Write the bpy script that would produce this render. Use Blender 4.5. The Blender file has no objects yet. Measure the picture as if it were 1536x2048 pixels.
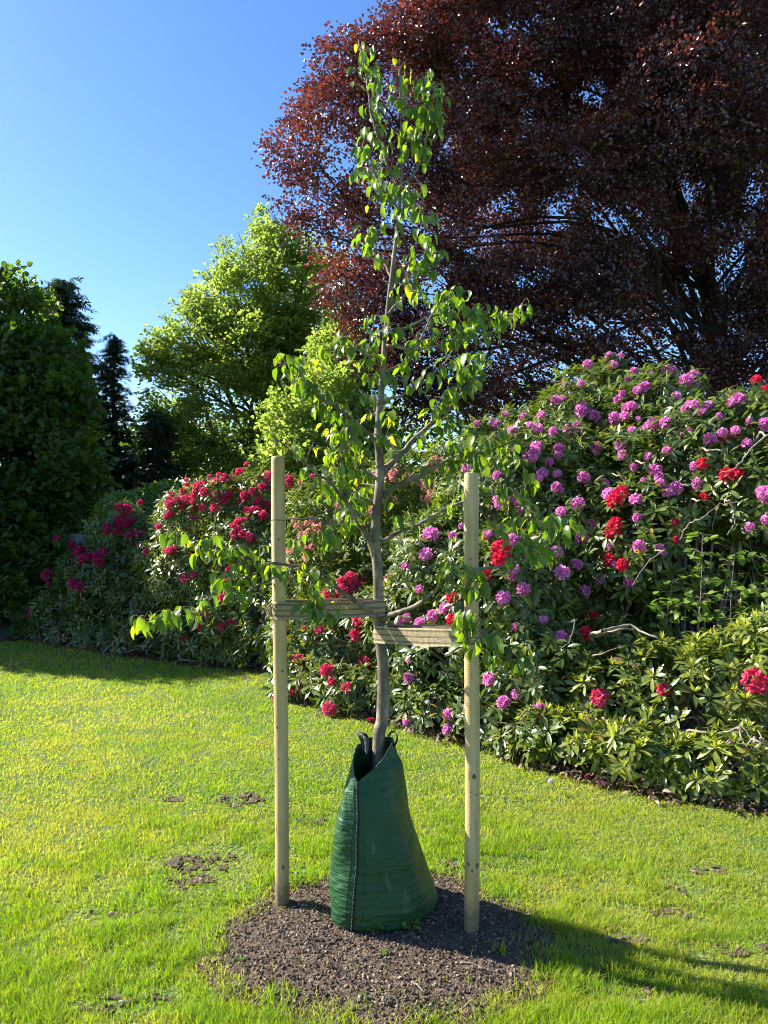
import bpy, math
import numpy as np
from mathutils import Vector
R_ = math.radians
rng = np.random.default_rng(7)
S = bpy.context.scene
COL = S.collection

# ------------------------------------------------------------------ camera
F = 1500.0                      # focal length in pixels of the 1536x2048 photograph
PITCH = math.atan(16 / F)
CAMZ = 1.6
cam = bpy.data.cameras.new("camera")
cam_o = bpy.data.objects.new("camera", cam)
COL.objects.link(cam_o)
cam_o.location = (0, 0, CAMZ)
cam_o.rotation_euler = (R_(90) + PITCH, 0, 0)
cam.sensor_fit = 'VERTICAL'
cam.sensor_height = 36
cam.sensor_width = 27
cam.lens = F / 2048 * 36
cam.clip_start = 0.05
cam.clip_end = 2000
S.camera = cam_o

# ------------------------------------------------------------------ sky and sun
SUN_EL, SUN_AZ = 35.0, 21.0     # azimuth: degrees behind the picture plane, on the left
ce, se = math.cos(R_(SUN_EL)), math.sin(R_(SUN_EL))
SUN = Vector((-math.cos(R_(SUN_AZ)) * ce, math.sin(R_(SUN_AZ)) * ce, se))
w = bpy.data.worlds.new("World")
S.world = w
w.use_nodes = True
wn, wl = w.node_tree.nodes, w.node_tree.links
sky = wn.new("ShaderNodeTexSky")
sky.sky_type = 'NISHITA'
sky.sun_disc = False
sky.sun_elevation = R_(SUN_EL)
sky.sun_rotation = math.atan2(SUN.x, SUN.y)
sky.air_density = 1.0
sky.dust_density = 0.4
sky.ozone_density = 3.0
bg = wn["Background"]
bg.inputs[1].default_value = 0.086
hs = wn.new("ShaderNodeHueSaturation")
hs.inputs["Saturation"].default_value = 1.22
hs.inputs["Hue"].default_value = 0.508
wl.new(sky.outputs[0], hs.inputs["Color"])
# a few very thin streaks of high cirrus low on the left
wt = wn.new("ShaderNodeTexCoord")
wm = wn.new("ShaderNodeMapping"); wm.inputs["Scale"].default_value = (1.0, 1.0, 5.0); wm.inputs["Rotation"].default_value = (0.0, 0.35, 0.0); wm.inputs["Location"].default_value = (3.1, 1.7, 0.4)
wl.new(wt.outputs["Generated"], wm.inputs[0])
wz = wn.new("ShaderNodeTexNoise"); wz.inputs["Scale"].default_value = 2.6; wz.inputs["Detail"].default_value = 6; wz.inputs["Distortion"].default_value = 0.6
wl.new(wm.outputs[0], wz.inputs[0])
wr_ = wn.new("ShaderNodeValToRGB"); wr_.color_ramp.elements[0].position = 0.66; wr_.color_ramp.elements[0].color = (0, 0, 0, 1)
wr_.color_ramp.elements[1].position = 0.85; wr_.color_ramp.elements[1].color = (0.10, 0.10, 0.10, 1)
wl.new(wz.outputs[0], wr_.inputs[0])
wx_ = wn.new("ShaderNodeMix"); wx_.data_type = 'RGBA'
wl.new(wr_.outputs[0], wx_.inputs[0]); wl.new(hs.outputs[0], wx_.inputs[6]); wx_.inputs[7].default_value = (4.2, 5.2, 6.6, 1)
wl.new(wx_.outputs[2], bg.inputs[0])
sl = bpy.data.lights.new("sun", 'SUN')
sl.energy = 5.0
sl.angle = R_(0.53)
sl.color = (1.0, 0.94, 0.84)
so = bpy.data.objects.new("sun", sl)
COL.objects.link(so)
so.rotation_euler = (-SUN).to_track_quat('-Z', 'Y').to_euler()
S.view_settings.view_transform = 'Standard'
S.view_settings.look = 'None'
S.view_settings.gamma = 1
S.view_settings.use_curve_mapping = False
S.view_settings.exposure = 1.6
S.cycles.filter_width = 1.05
S.cycles.max_bounces = 8
S.cycles.transparent_max_bounces = 8
S.cycles.transmission_bounces = 6

# ------------------------------------------------------------------ helpers
cp, sp = math.cos(PITCH), math.sin(PITCH)


def ray(px, py):
    u = (px - 768) / F
    v = (1024 - py) / F
    return np.array((u, cp - sp * v, sp + cp * v))


def P(px, py, d):
    r = ray(px, py)
    return np.array((0, 0, CAMZ)) + r * (d / r[1])


def G(px, py):
    r = ray(px, py)
    return np.array((0, 0, CAMZ)) + r * (-CAMZ / r[2])


def pr(px, d):
    return px / F * d


def h3(i, j, k, s=0):
    n = (i * 374761393 + j * 668265263 + k * 2147483647 + s * 1274126177).astype(np.int64) & 0xffffffff
    n = ((n ^ (n >> 13)) * 1274126177) & 0xffffffff
    n = (n ^ (n >> 16)) & 0xffffff
    return n / float(0xffffff)


def vnoise(p, s=0):
    p = np.asarray(p, float)
    i = np.floor(p).astype(np.int64)
    f = p - i
    f = f * f * (3 - 2 * f)
    o = 0
    for a in (0, 1):
        for b in (0, 1):
            for c in (0, 1):
                wt = (f[:, 0] if a else 1 - f[:, 0]) * (f[:, 1] if b else 1 - f[:, 1]) * (f[:, 2] if c else 1 - f[:, 2])
                o = o + wt * h3(i[:, 0] + a, i[:, 1] + b, i[:, 2] + c, s)
    return o


def fbm(p, s=0, n=3):
    p = np.asarray(p, float)
    o, a, t = 0, 1, 0
    for k in range(n):
        o = o + a * vnoise(p * 2 ** k, s + k)
        t += a
        a *= 0.5
    return o / t


def nrm(v):
    return v / np.maximum(np.linalg.norm(v, axis=-1, keepdims=True), 1e-9)


class Geo:
    """collects vertices, faces of any size, a tint per vertex and a material slot per face"""

    def __init__(s):
        s.V, s.T, s.F, s.n = [], [], [], 0

    def add(s, V, Fs, tint=0.5, slot=0):
        V = np.asarray(V, float).reshape(-1, 3)
        s.V.append(V)
        s.T.append(np.broadcast_to(np.asarray(tint, float), (len(V),)))
        Fs = [Fs] if isinstance(Fs, np.ndarray) else Fs
        for f in Fs:
            if len(f):
                s.F.append((np.asarray(f, np.int64) + s.n, slot))
        s.n += len(V)

    def build(s, name, mats, parent=None, smooth=True):
        me = bpy.data.meshes.new(name)
        V = np.concatenate(s.V)
        me.vertices.add(len(V))
        me.vertices.foreach_set("co", V.astype(np.float32).ravel())
        nl = sum(f.size for f, _ in s.F)
        npoly = sum(len(f) for f, _ in s.F)
        me.loops.add(nl)
        me.polygons.add(npoly)
        me.loops.foreach_set("vertex_index", np.concatenate([f.ravel() for f, _ in s.F]).astype(np.int32))
        tot = np.concatenate([np.full(len(f), f.shape[1]) for f, _ in s.F])
        me.polygons.foreach_set("loop_start", np.concatenate([[0], np.cumsum(tot)[:-1]]).astype(np.int32))
        me.polygons.foreach_set("material_index", np.concatenate([np.full(len(f), sl_) for f, sl_ in s.F]).astype(np.int32))
        me.polygons.foreach_set("use_smooth", np.full(npoly, smooth))
        a = me.attributes.new("tint", 'FLOAT', 'POINT')
        a.data.foreach_set("value", np.concatenate(s.T).astype(np.float32))
        for m in (mats if isinstance(mats, (list, tuple)) else [mats]):
            me.materials.append(m)
        me.update()
        me.validate()
        o = bpy.data.objects.new(name, me)
        COL.objects.link(o)
        if parent is not None:
            o.parent = parent
            o.matrix_parent_inverse = parent.matrix_world.inverted()
        return o


def tag(o, label=None, cat=None, group=None, kind=None):
    if label: o["label"] = label
    if cat: o["category"] = cat
    if group: o["group"] = group
    if kind: o["kind"] = kind
    return o


def empty(name, loc, label, cat, group=None):
    o = bpy.data.objects.new(name, None)
    COL.objects.link(o)
    o.location = tuple(loc)
    o.empty_display_size = 0.1
    bpy.context.view_layer.update()
    return tag(o, label, cat, group)


def tube(pts, rad, seg=8, cap=False):
    pts = np.asarray(pts, float)
    n = len(pts)
    rad = np.broadcast_to(np.asarray(rad, float), (n,))
    t = np.gradient(pts, axis=0)
    t = nrm(t)
    up = np.array((0.13, 0.99, 0.05)) if abs(t[0][2]) > 0.6 else np.array((0, 0, 1.0))
    x = nrm(np.cross(up, t[0]))
    X = [x]
    for k in range(1, n):
        x = X[-1] - t[k] * np.dot(X[-1], t[k])
        X.append(x / max(np.linalg.norm(x), 1e-9))
    X = np.array(X)
    Y = np.cross(t, X)
    a = np.arange(seg) * 2 * np.pi / seg
    V = pts[:, None] + rad[:, None, None] * (X[:, None] * np.cos(a)[None, :, None] + Y[:, None] * np.sin(a)[None, :, None])
    i = np.arange(n - 1)[:, None] * seg
    j = np.arange(seg)[None]
    q = np.stack([i + j, i + (j + 1) % seg, i + seg + (j + 1) % seg, i + seg + j], -1).reshape(-1, 4)
    Fs = [q]
    if cap:
        Fs += [np.arange(seg)[None, ::-1], ((n - 1) * seg + np.arange(seg))[None]]
    return V.reshape(-1, 3), Fs


def catmull(pts, m=6):
    pts = np.asarray(pts, float)
    p = np.vstack([2 * pts[0] - pts[1], pts, 2 * pts[-1] - pts[-2]])
    out = []
    for k in range(1, len(p) - 2):
        for t in np.arange(m) / m:
            out.append(0.5 * ((2 * p[k]) + (-p[k - 1] + p[k + 1]) * t + (2 * p[k - 1] - 5 * p[k] + 4 * p[k + 1] - p[k + 2]) * t * t
                              + (-p[k - 1] + 3 * p[k] - 3 * p[k + 1] + p[k + 2]) * t ** 3))
    out.append(pts[-1])
    return np.array(out)


def frames(z, spin=None):
    z = nrm(np.asarray(z, float))
    n = len(z)
    ref = np.where(np.abs(z[:, 2:3]) > 0.9, np.array([[1.0, 0, 0]]), np.array([[0, 0, 1.0]]))
    x = nrm(np.cross(ref, z))
    y = np.cross(z, x)
    if spin is None:
        spin = rng.random(n) * 2 * np.pi
    c, s_ = np.cos(spin)[:, None], np.sin(spin)[:, None]
    return np.stack([x * c + y * s_, -x * s_ + y * c, z], -1)      # columns are the axes


def scatter(geo, tmpl, pos, M, scale, tint, slot=0):
    """place copies of tmpl = (V, faces, tint) at pos with rotation M"""
    V, Fq, T = tmpl
    n = len(pos)
    if n == 0: return
    scale = np.broadcast_to(np.asarray(scale, float), (n,))
    W = np.einsum('nij,vj->nvi', M, V) * scale[:, None, None] + pos[:, None]
    TT = np.clip(T[None] + tint[:, None], 0, 1)
    off = (np.arange(n) * len(V))[:, None, None]
    geo.add(W.reshape(-1, 3), [(f[None] + off).reshape(-1, f.shape[1]) for f in Fq], TT.ravel(), slot)


def merge(parts):
    V, T, FF, n = [], [], {}, 0
    for (v, fs, t) in parts:
        V.append(v)
        T.append(np.broadcast_to(t, (len(v),)))
        for f in fs:
            FF.setdefault(f.shape[1], []).append(f + n)
        n += len(v)
    return np.concatenate(V), [np.concatenate(x) for x in FF.values()], np.concatenate(T)


def xf(tm, M, p, s=1.0):
    v, fs, t = tm
    return ((v * s) @ np.asarray(M).T + p, fs, t)


def leaf_lo(L, W, fold=0.25, bend=0.0):
    """two folded quads, base at the origin, along +x, upper face +z"""
    V = np.array([(0, 0, 0), (0.3 * L, W / 2, fold * W), (0.7 * L, W * 0.42, fold * W - bend * L * 0.4), (L, 0, -bend * L),
                  (0.7 * L, -W * 0.42, fold * W - bend * L * 0.4), (0.3 * L, -W / 2, fold * W)])
    return V, [np.array([(0, 3, 2, 1), (0, 5, 4, 3)])], np.zeros(6)


def leaf_hi(L, W, n=4, fold=0.2, bend=0.5, shape='ell', petiole=0.0, curl=0.0):
    """n segments, curved downward by bend radians"""
    s = np.linspace(0, 1, n + 1)
    ang = -bend * s
    ds = L / n
    x = np.concatenate([[0], np.cumsum(np.cos((ang[1:] + ang[:-1]) / 2) * ds)])
    z = np.concatenate([[0], np.cumsum(np.sin((ang[1:] + ang[:-1]) / 2) * ds)])
    if shape == 'ell':
        wv = np.sin(np.pi * np.clip(s, 0, 1) ** 0.85) ** 0.8
    elif shape == 'ovate':
        wv = np.clip(np.sin(np.pi * s ** 0.68), 0, 1) ** 0.75
    else:
        wv = np.sin(np.pi * s ** 1.2) ** 0.7
    wv[0] = 0.04
    wv[-1] = 0.03
    wv = wv * W / 2
    nz = np.stack([np.sin(-ang), np.zeros(n + 1), np.cos(ang)], -1)
    mid = np.stack([x + petiole, np.zeros(n + 1), z], -1)
    l = mid + np.stack([np.zeros(n + 1), wv, np.zeros(n + 1)], -1) + nz * (fold * wv)[:, None]
    r = mid - np.stack([np.zeros(n + 1), wv, np.zeros(n + 1)], -1) + nz * (fold * wv)[:, None]
    V = np.concatenate([l, mid, r])
    i = np.arange(n)
    m = n + 1
    q = np.concatenate([np.stack([i, m + i, m + i + 1, i + 1], -1), np.stack([m + i, 2 * m + i, 2 * m + i + 1, m + i + 1], -1)])
    return V, [q], np.zeros(len(V))


def rot(axis, a):
    c, s = math.cos(a), math.sin(a)
    if axis == 'x': return np.array([(1, 0, 0), (0, c, -s), (0, s, c)])
    if axis == 'y': return np.array([(c, 0, s), (0, 1, 0), (-s, 0, c)])
    return np.array([(c, -s, 0), (s, c, 0), (0, 0, 1)])


# ------------------------------------------------------------------ materials
def mat(name):
    m = bpy.data.materials.new(name)
    m.use_nodes = True
    return m, m.node_tree.nodes, m.node_tree.links, m.node_tree.nodes["Principled BSDF"]


def ramp(n, stops):
    r = n.new("ShaderNodeValToRGB")
    e = r.color_ramp.elements
    while len(e) < len(stops): e.new(0.5)
    for k, (p, c) in enumerate(stops):
        e[k].position = p
        e[k].color = (*c, 1)
    return r


def leafmat(name, stops, rough=0.4, trans=0.4, tcol=(1.3, 1.5, 0.5), spec=0.5, under=None):
    m, n, l, b = mat(name)
    a = n.new("ShaderNodeAttribute")
    a.attribute_name = "tint"
    r = ramp(n, stops)
    l.new(a.outputs["Fac"], r.inputs[0])
    col = r.outputs[0]
    if under:
        g = n.new("ShaderNodeNewGeometry")
        mx = n.new("ShaderNodeMix"); mx.data_type = 'RGBA'
        l.new(g.outputs["Backfacing"], mx.inputs[0])
        l.new(col, mx.inputs[6])
        mx.inputs[7].default_value = (*under, 1)
        l.new(mx.outputs[2], b.inputs["Base Color"])
    else:
        l.new(col, b.inputs["Base Color"])
    b.inputs["Roughness"].default_value = rough
    b.inputs["Specular IOR Level"].default_value = spec
    t = n.new("ShaderNodeBsdfTranslucent")
    mul = n.new("ShaderNodeMix"); mul.data_type = 'RGBA'; mul.blend_type = 'MULTIPLY'
    mul.inputs[0].default_value = 1
    l.new(col, mul.inputs[6])
    mul.inputs[7].default_value = (*tcol, 1)
    l.new(mul.outputs[2], t.inputs[0])
    ms = n.new("ShaderNodeMixShader")
    ms.inputs[0].default_value = trans
    l.new(b.outputs[0], ms.inputs[1])
    l.new(t.outputs[0], ms.inputs[2])
    l.new(ms.outputs[0], n["Material Output"].inputs[0])
    return m


def noise(n, l, scale, detail=4, vec=None, coord="Object", sc=None):
    tc = n.new("ShaderNodeTexCoord")
    t = n.new("ShaderNodeTexNoise")
    t.inputs["Scale"].default_value = scale
    t.inputs["Detail"].default_value = detail
    if sc:
        mp = n.new("ShaderNodeMapping")
        mp.inputs["Scale"].default_value = sc
        l.new(tc.outputs[coord], mp.inputs[0])
        l.new(mp.outputs[0], t.inputs[0])
    else:
        l.new(tc.outputs[coord], t.inputs[0])
    return t


def noisemat(name, stops, scale, rough=0.8, bump=0.3, bscale=None, sc=None, dist=0.01, spec=0.4):
    m, n, l, b = mat(name)
    t = noise(n, l, scale, 6, sc=sc)
    r = ramp(n, stops)
    l.new(t.outputs[0], r.inputs[0])
    l.new(r.outputs[0], b.inputs["Base Color"])
    b.inputs["Roughness"].default_value = rough
    b.inputs["Specular IOR Level"].default_value = spec
    t2 = noise(n, l, bscale or scale * 3, 6, sc=sc)
    bp = n.new("ShaderNodeBump")
    bp.inputs["Strength"].default_value = bump
    bp.inputs["Distance"].default_value = dist
    l.new(t2.outputs[0], bp.inputs["Height"])
    l.new(bp.outputs[0], b.inputs["Normal"])
    return m


M_grass = leafmat("grass blades", [(0, (0.34, 0.29, 0.10)), (0.14, (0.34, 0.35, 0.065)), (0.45, (0.25, 0.315, 0.028)), (0.8, (0.16, 0.26, 0.015)), (1, (0.24, 0.34, 0.022))],
                  0.5, 0.5, (1.9, 1.95, 0.5), 0.3)
M_pear = leafmat("pear leaf", [(0, (0.045, 0.10, 0.014)), (0.5, (0.085, 0.155, 0.018)), (0.8, (0.15, 0.23, 0.022)), (1, (0.34, 0.34, 0.03))], 0.33, 0.48, (2.8, 2.6, 0.4), 0.5,
                 under=(0.13, 0.19, 0.08))
M_beech = leafmat("copper beech leaf", [(0, (0.036, 0.021, 0.026)), (0.5, (0.072, 0.028, 0.022)), (0.82, (0.125, 0.042, 0.024)), (1, (0.17, 0.075, 0.024))], 0.24, 0.30, (2.6, 1.2, 1.2), 1.0)
M_maple = leafmat("spring maple leaf", [(0, (0.13, 0.18, 0.05)), (0.5, (0.21, 0.275, 0.075)), (1, (0.31, 0.37, 0.11))], 0.45, 0.55, (1.9, 1.95, 0.9), 0.4)
M_dark = leafmat("dark broadleaf", [(0, (0.045, 0.08, 0.018)), (0.6, (0.085, 0.145, 0.026)), (1, (0.16, 0.22, 0.03))], 0.42, 0.48, (2.0, 2.0, 0.5), 0.5)
M_spruce = leafmat("spruce needles", [(0, (0.026, 0.052, 0.020)), (0.6, (0.050, 0.090, 0.030)), (1, (0.08, 0.12, 0.036))], 0.5, 0.25, (1.5, 1.6, 0.8), 0.4)
M_rhodo = leafmat("rhododendron leaf", [(0, (0.30, 0.20, 0.05)), (0.03, (0.036, 0.068, 0.014)), (0.4, (0.088, 0.135, 0.024)), (0.75, (0.17, 0.205, 0.032)), (0.85, (0.26, 0.29, 0.045)), (1, (0.38, 0.41, 0.06))],
                  0.36, 0.28, (1.9, 1.9, 0.4), 0.6, under=(0.15, 0.18, 0.075))
M_azalea = leafmat("azalea leaf", [(0, (0.06, 0.09, 0.02)), (0.5, (0.14, 0.19, 0.03)), (1, (0.30, 0.32, 0.05))], 0.45, 0.4, (1.6, 1.6, 0.5), 0.4)
M_sapling = leafmat("sapling leaf", [(0, (0.10, 0.17, 0.03)), (1, (0.22, 0.32, 0.05))], 0.45, 0.45, (1.6, 1.7, 0.6), 0.4)
M_weed = leafmat("weed leaf", [(0, (0.06, 0.13, 0.03)), (1, (0.16, 0.26, 0.04))], 0.5, 0.4, (1.6, 1.7, 0.6), 0.4)
M_litter = leafmat("dead leaves", [(0, (0.035, 0.022, 0.015)), (0.5, (0.09, 0.055, 0.032)), (0.85, (0.22, 0.14, 0.085)), (1, (0.42, 0.30, 0.20))], 0.6, 0.1, (1, 0.8, 0.6), 0.4)


def petal(name, c0, c1, c2):
    m = leafmat(name, [(0, c0), (0.5, c1), (1, c2)], 0.5, 0.40, (1.15, 1.0, 1.1), 0.3)
    return m


M_purple = petal("lilac petal", (0.52, 0.08, 0.36), (0.74, 0.22, 0.56), (0.88, 0.46, 0.74))
M_red = petal("crimson petal", (0.42, 0.004, 0.03), (0.66, 0.012, 0.06), (0.80, 0.05, 0.13))
M_pinkred = petal("cherry petal", (0.46, 0.008, 0.06), (0.66, 0.03, 0.13), (0.82, 0.15, 0.26))
M_peach = petal("peach petal", (0.62, 0.22, 0.18), (0.75, 0.36, 0.28), (0.85, 0.55, 0.42))
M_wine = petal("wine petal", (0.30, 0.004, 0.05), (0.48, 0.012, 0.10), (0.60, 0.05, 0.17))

M_bark = noisemat("grey brown bark", [(0.3, (0.09, 0.075, 0.055)), (0.7, (0.20, 0.165, 0.125))], 14, 0.85, 0.7, 40, (1, 1, 0.3), 0.01)
M_barkdark = noisemat("dark bark", [(0.3, (0.02, 0.018, 0.015)), (0.7, (0.048, 0.042, 0.034))], 5, 0.9, 0.8, 16, (1, 1, 0.25), 0.03)
M_twig = noisemat("pale twig bark", [(0.3, (0.16, 0.13, 0.10)), (0.7, (0.34, 0.29, 0.23))], 30, 0.8, 0.4)
M_ground = None


def pearbark():
    m, n, l, b = mat("young pear bark")
    t = noise(n, l, 22, 8, sc=(1, 1, 0.6))
    r = ramp(n, [(0.32, (0.075, 0.060, 0.040)), (0.5, (0.155, 0.125, 0.085)), (0.68, (0.29, 0.245, 0.17))])
    l.new(t.outputs[0], r.inputs[0])
    # horizontal lenticels and scars
    t2 = noise(n, l, 60, 3, sc=(0.35, 0.35, 2.4))
    r2 = ramp(n, [(0.60, (1, 1, 1)), (0.70, (0.55, 0.5, 0.45))])
    l.new(t2.outputs[0], r2.inputs[0])
    mx = n.new("ShaderNodeMix"); mx.data_type = 'RGBA'; mx.blend_type = 'MULTIPLY'; mx.inputs[0].default_value = 1
    l.new(r.outputs[0], mx.inputs[6]); l.new(r2.outputs[0], mx.inputs[7])
    l.new(mx.outputs[2], b.inputs["Base Color"])
    b.inputs["Roughness"].default_value = 0.75
    bp = n.new("ShaderNodeBump"); bp.inputs["Strength"].default_value = 0.6; bp.inputs["Distance"].default_value = 0.003
    l.new(t2.outputs[0], bp.inputs["Height"]); l.new(bp.outputs[0], b.inputs["Normal"])
    return m


M_pearbark = pearbark()


def stakewood():
    m, n, l, b = mat("treated pine stake")
    tc = n.new("ShaderNodeTexCoord")
    mp = n.new("ShaderNodeMapping"); mp.inputs["Scale"].default_value = (9, 9, 1.1)
    l.new(tc.outputs["Object"], mp.inputs[0])
    wv = n.new("ShaderNodeTexWave"); wv.wave_type = 'BANDS'; wv.bands_direction = 'X'
    wv.inputs["Scale"].default_value = 0.8; wv.inputs["Distortion"].default_value = 7; wv.inputs["Detail"].default_value = 3
    wv.inputs["Detail Scale"].default_value = 0.8
    l.new(mp.outputs[0], wv.inputs[0])
    r = ramp(n, [(0.0, (0.47, 0.34, 0.155)), (0.45, (0.52, 0.385, 0.185)), (1.0, (0.56, 0.43, 0.22))])
    l.new(wv.outputs[0], r.inputs[0])
    t = noise(n, l, 5, 5, sc=(3, 3, 0.7))
    r2 = ramp(n, [(0.30, (0.70, 0.66, 0.50)), (0.55, (1, 1, 1))])
    l.new(t.outputs[0], r2.inputs[0])
    mx = n.new("ShaderNodeMix"); mx.data_type = 'RGBA'; mx.blend_type = 'MULTIPLY'; mx.inputs[0].default_value = 0.8
    l.new(r.outputs[0], mx.inputs[6]); l.new(r2.outputs[0], mx.inputs[7])
    t3 = noise(n, l, 70, 2, sc=(1, 1, 0.16))
    r3 = ramp(n, [(0.66, (1, 1, 1)), (0.74, (0.42, 0.32, 0.22))])
    l.new(t3.outputs[0], r3.inputs[0])
    mx2 = n.new("ShaderNodeMix"); mx2.data_type = 'RGBA'; mx2.blend_type = 'MULTIPLY'; mx2.inputs[0].default_value = 0.8
    l.new(mx.outputs[2], mx2.inputs[6]); l.new(r3.outputs[0], mx2.inputs[7])
    sx_ = n.new("ShaderNodeSeparateXYZ"); l.new(tc.outputs["Object"], sx_.inputs[0])
    dn = noise(n, l, 30, 4)
    dm = n.new("ShaderNodeMath"); dm.operation = 'MULTIPLY_ADD'; dm.inputs[1].default_value = -0.16
    l.new(dn.outputs[0], dm.inputs[0]); l.new(sx_.outputs[2], dm.inputs[2])
    dr = ramp(n, [(0.0, (0.75, 0.75, 0.75)), (0.03, (0.35, 0.35, 0.35)), (0.09, (0, 0, 0))])
    l.new(dm.outputs[0], dr.inputs[0])
    mx3 = n.new("ShaderNodeMix"); mx3.data_type = 'RGBA'
    l.new(dr.outputs[0], mx3.inputs[0]); l.new(mx2.outputs[2], mx3.inputs[6]); mx3.inputs[7].default_value = (0.12, 0.09, 0.06, 1)
    l.new(mx3.outputs[2], b.inputs["Base Color"])
    b.inputs["Roughness"].default_value = 0.7
    # turning marks left by the milling: fine rings up the pole
    wr = n.new("ShaderNodeTexWave"); wr.bands_direction = 'Z'; wr.inputs["Scale"].default_value = 34; wr.inputs["Detail"].default_value = 2
    wr.inputs["Distortion"].default_value = 1.0
    l.new(tc.outputs["Object"], wr.inputs[0])
    ad = n.new("ShaderNodeMath"); ad.operation = 'MULTIPLY_ADD'; ad.inputs[1].default_value = 0.6
    l.new(wr.outputs["Fac"], ad.inputs[0]); l.new(t3.outputs[0], ad.inputs[2])
    bp = n.new("ShaderNodeBump"); bp.inputs["Strength"].default_value = 0.35; bp.inputs["Distance"].default_value = 0.002
    l.new(ad.outputs[0], bp.inputs["Height"]); l.new(bp.outputs[0], b.inputs["Normal"])
    return m


M_stake = stakewood()
M_knot = noisemat("pine knot", [(0.3, (0.10, 0.05, 0.02)), (0.7, (0.22, 0.12, 0.05))], 200, 0.7, 0.2)


def beltmat():
    m, n, l, b = mat("woven jute belt")
    a = n.new("ShaderNodeAttribute"); a.attribute_name = "tint"      # 0..1 across the belt
    tc = n.new("ShaderNodeTexCoord")
    # three pairs of dark threads
    mu = n.new("ShaderNodeMath"); mu.operation = 'MULTIPLY'; mu.inputs[1].default_value = 3.0
    fr = n.new("ShaderNodeMath"); fr.operation = 'FRACT'
    l.new(a.outputs["Fac"], mu.inputs[0]); l.new(mu.outputs[0], fr.inputs[0])
    r = ramp(n, [(0.0, (0, 0, 0)), (0.36, (0, 0, 0)), (0.42, (1, 1, 1)), (0.50, (1, 1, 1)), (0.53, (0, 0, 0)), (0.58, (1, 1, 1)), (0.66, (1, 1, 1)), (0.72, (0, 0, 0)), (1, (0, 0, 0))])
    l.new(fr.outputs[0], r.inputs[0])
    wv = n.new("ShaderNodeTexWave"); wv.bands_direction = 'X'; wv.inputs["Scale"].default_value = 95; wv.inputs["Distortion"].default_value = 3.0
    l.new(tc.outputs["Object"], wv.inputs[0])
    g = n.new("ShaderNodeMath"); g.operation = 'GREATER_THAN'; g.inputs[1].default_value = 0.42
    l.new(wv.outputs["Fac"], g.inputs[0])
    ml = n.new("ShaderNodeMath"); ml.operation = 'MULTIPLY'
    l.new(r.outputs[0], ml.inputs[0]); ml.inputs[1].default_value = 0.8
    t = noise(n, l, 120, 4)
    rc = ramp(n, [(0.3, (0.30, 0.235, 0.13)), (0.7, (0.47, 0.375, 0.225))])
    l.new(t.outputs[0], rc.inputs[0])
    mx = n.new("ShaderNodeMix"); mx.data_type = 'RGBA'
    l.new(ml.outputs[0], mx.inputs[0]); l.new(rc.outputs[0], mx.inputs[6]); mx.inputs[7].default_value = (0.09, 0.065, 0.04, 1)
    l.new(mx.outputs[2], b.inputs["Base Color"])
    b.inputs["Roughness"].default_value = 0.9
    sm = n.new("ShaderNodeMath"); sm.operation = 'ADD'
    l.new(t.outputs[0], sm.inputs[0]); l.new(wv.outputs["Fac"], sm.inputs[1])
    bp = n.new("ShaderNodeBump"); bp.inputs["Strength"].default_value = 0.8; bp.inputs["Distance"].default_value = 0.0015
    l.new(sm.outputs[0], bp.inputs["Height"]); l.new(bp.outputs[0], b.inputs["Normal"])
    return m


M_belt = beltmat()


def bagmat():
    m, n, l, b = mat("green woven plastic")
    t = noise(n, l, 6, 5)
    r = ramp(n, [(0.3, (0.013, 0.056, 0.020)), (0.7, (0.022, 0.084, 0.031))])
    l.new(t.outputs[0], r.inputs[0])
    # dust and dried drips
    t4 = noise(n, l, 30, 6, sc=(1, 1, 0.35))
    r4 = ramp(n, [(0.62, (0, 0, 0)), (0.80, (0.35, 0.35, 0.35))])
    l.new(t4.outputs[0], r4.inputs[0])
    mx = n.new("ShaderNodeMix"); mx.data_type = 'RGBA'
    l.new(r4.outputs[0], mx.inputs[0]); l.new(r.outputs[0], mx.inputs[6]); mx.inputs[7].default_value = (0.22, 0.26, 0.20, 1)
    l.new(mx.outputs[2], b.inputs["Base Color"])
    b.inputs["Roughness"].default_value = 0.46
    b.inputs["Specular IOR Level"].default_value = 0.32
    tc = n.new("ShaderNodeTexCoord")
    w1 = n.new("ShaderNodeTexWave"); w1.bands_direction = 'Z'; w1.inputs["Scale"].default_value = 110; w1.inputs["Distortion"].default_value = 0.5
    w2 = n.new("ShaderNodeTexWave"); w2.bands_direction = 'X'; w2.inputs["Scale"].default_value = 110; w2.inputs["Distortion"].default_value = 0.5
    l.new(tc.outputs["Object"], w1.inputs[0]); l.new(tc.outputs["Object"], w2.inputs[0])
    ad = n.new("ShaderNodeMath"); ad.operation = 'ADD'
    l.new(w1.outputs["Fac"], ad.inputs[0]); l.new(w2.outputs["Fac"], ad.inputs[1])
    bp = n.new("ShaderNodeBump"); bp.inputs["Strength"].default_value = 0.12; bp.inputs["Distance"].default_value = 0.001
    l.new(ad.outputs[0], bp.inputs["Height"])
    t5 = noise(n, l, 9, 4, sc=(1, 1, 5))
    bp2 = n.new("ShaderNodeBump"); bp2.inputs["Strength"].default_value = 0.75; bp2.inputs["Distance"].default_value = 0.016
    l.new(t5.outputs[0], bp2.inputs["Height"]); l.new(bp.outputs[0], bp2.inputs["Normal"])
    l.new(bp2.outputs[0], b.inputs["Normal"])
    return m


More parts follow.
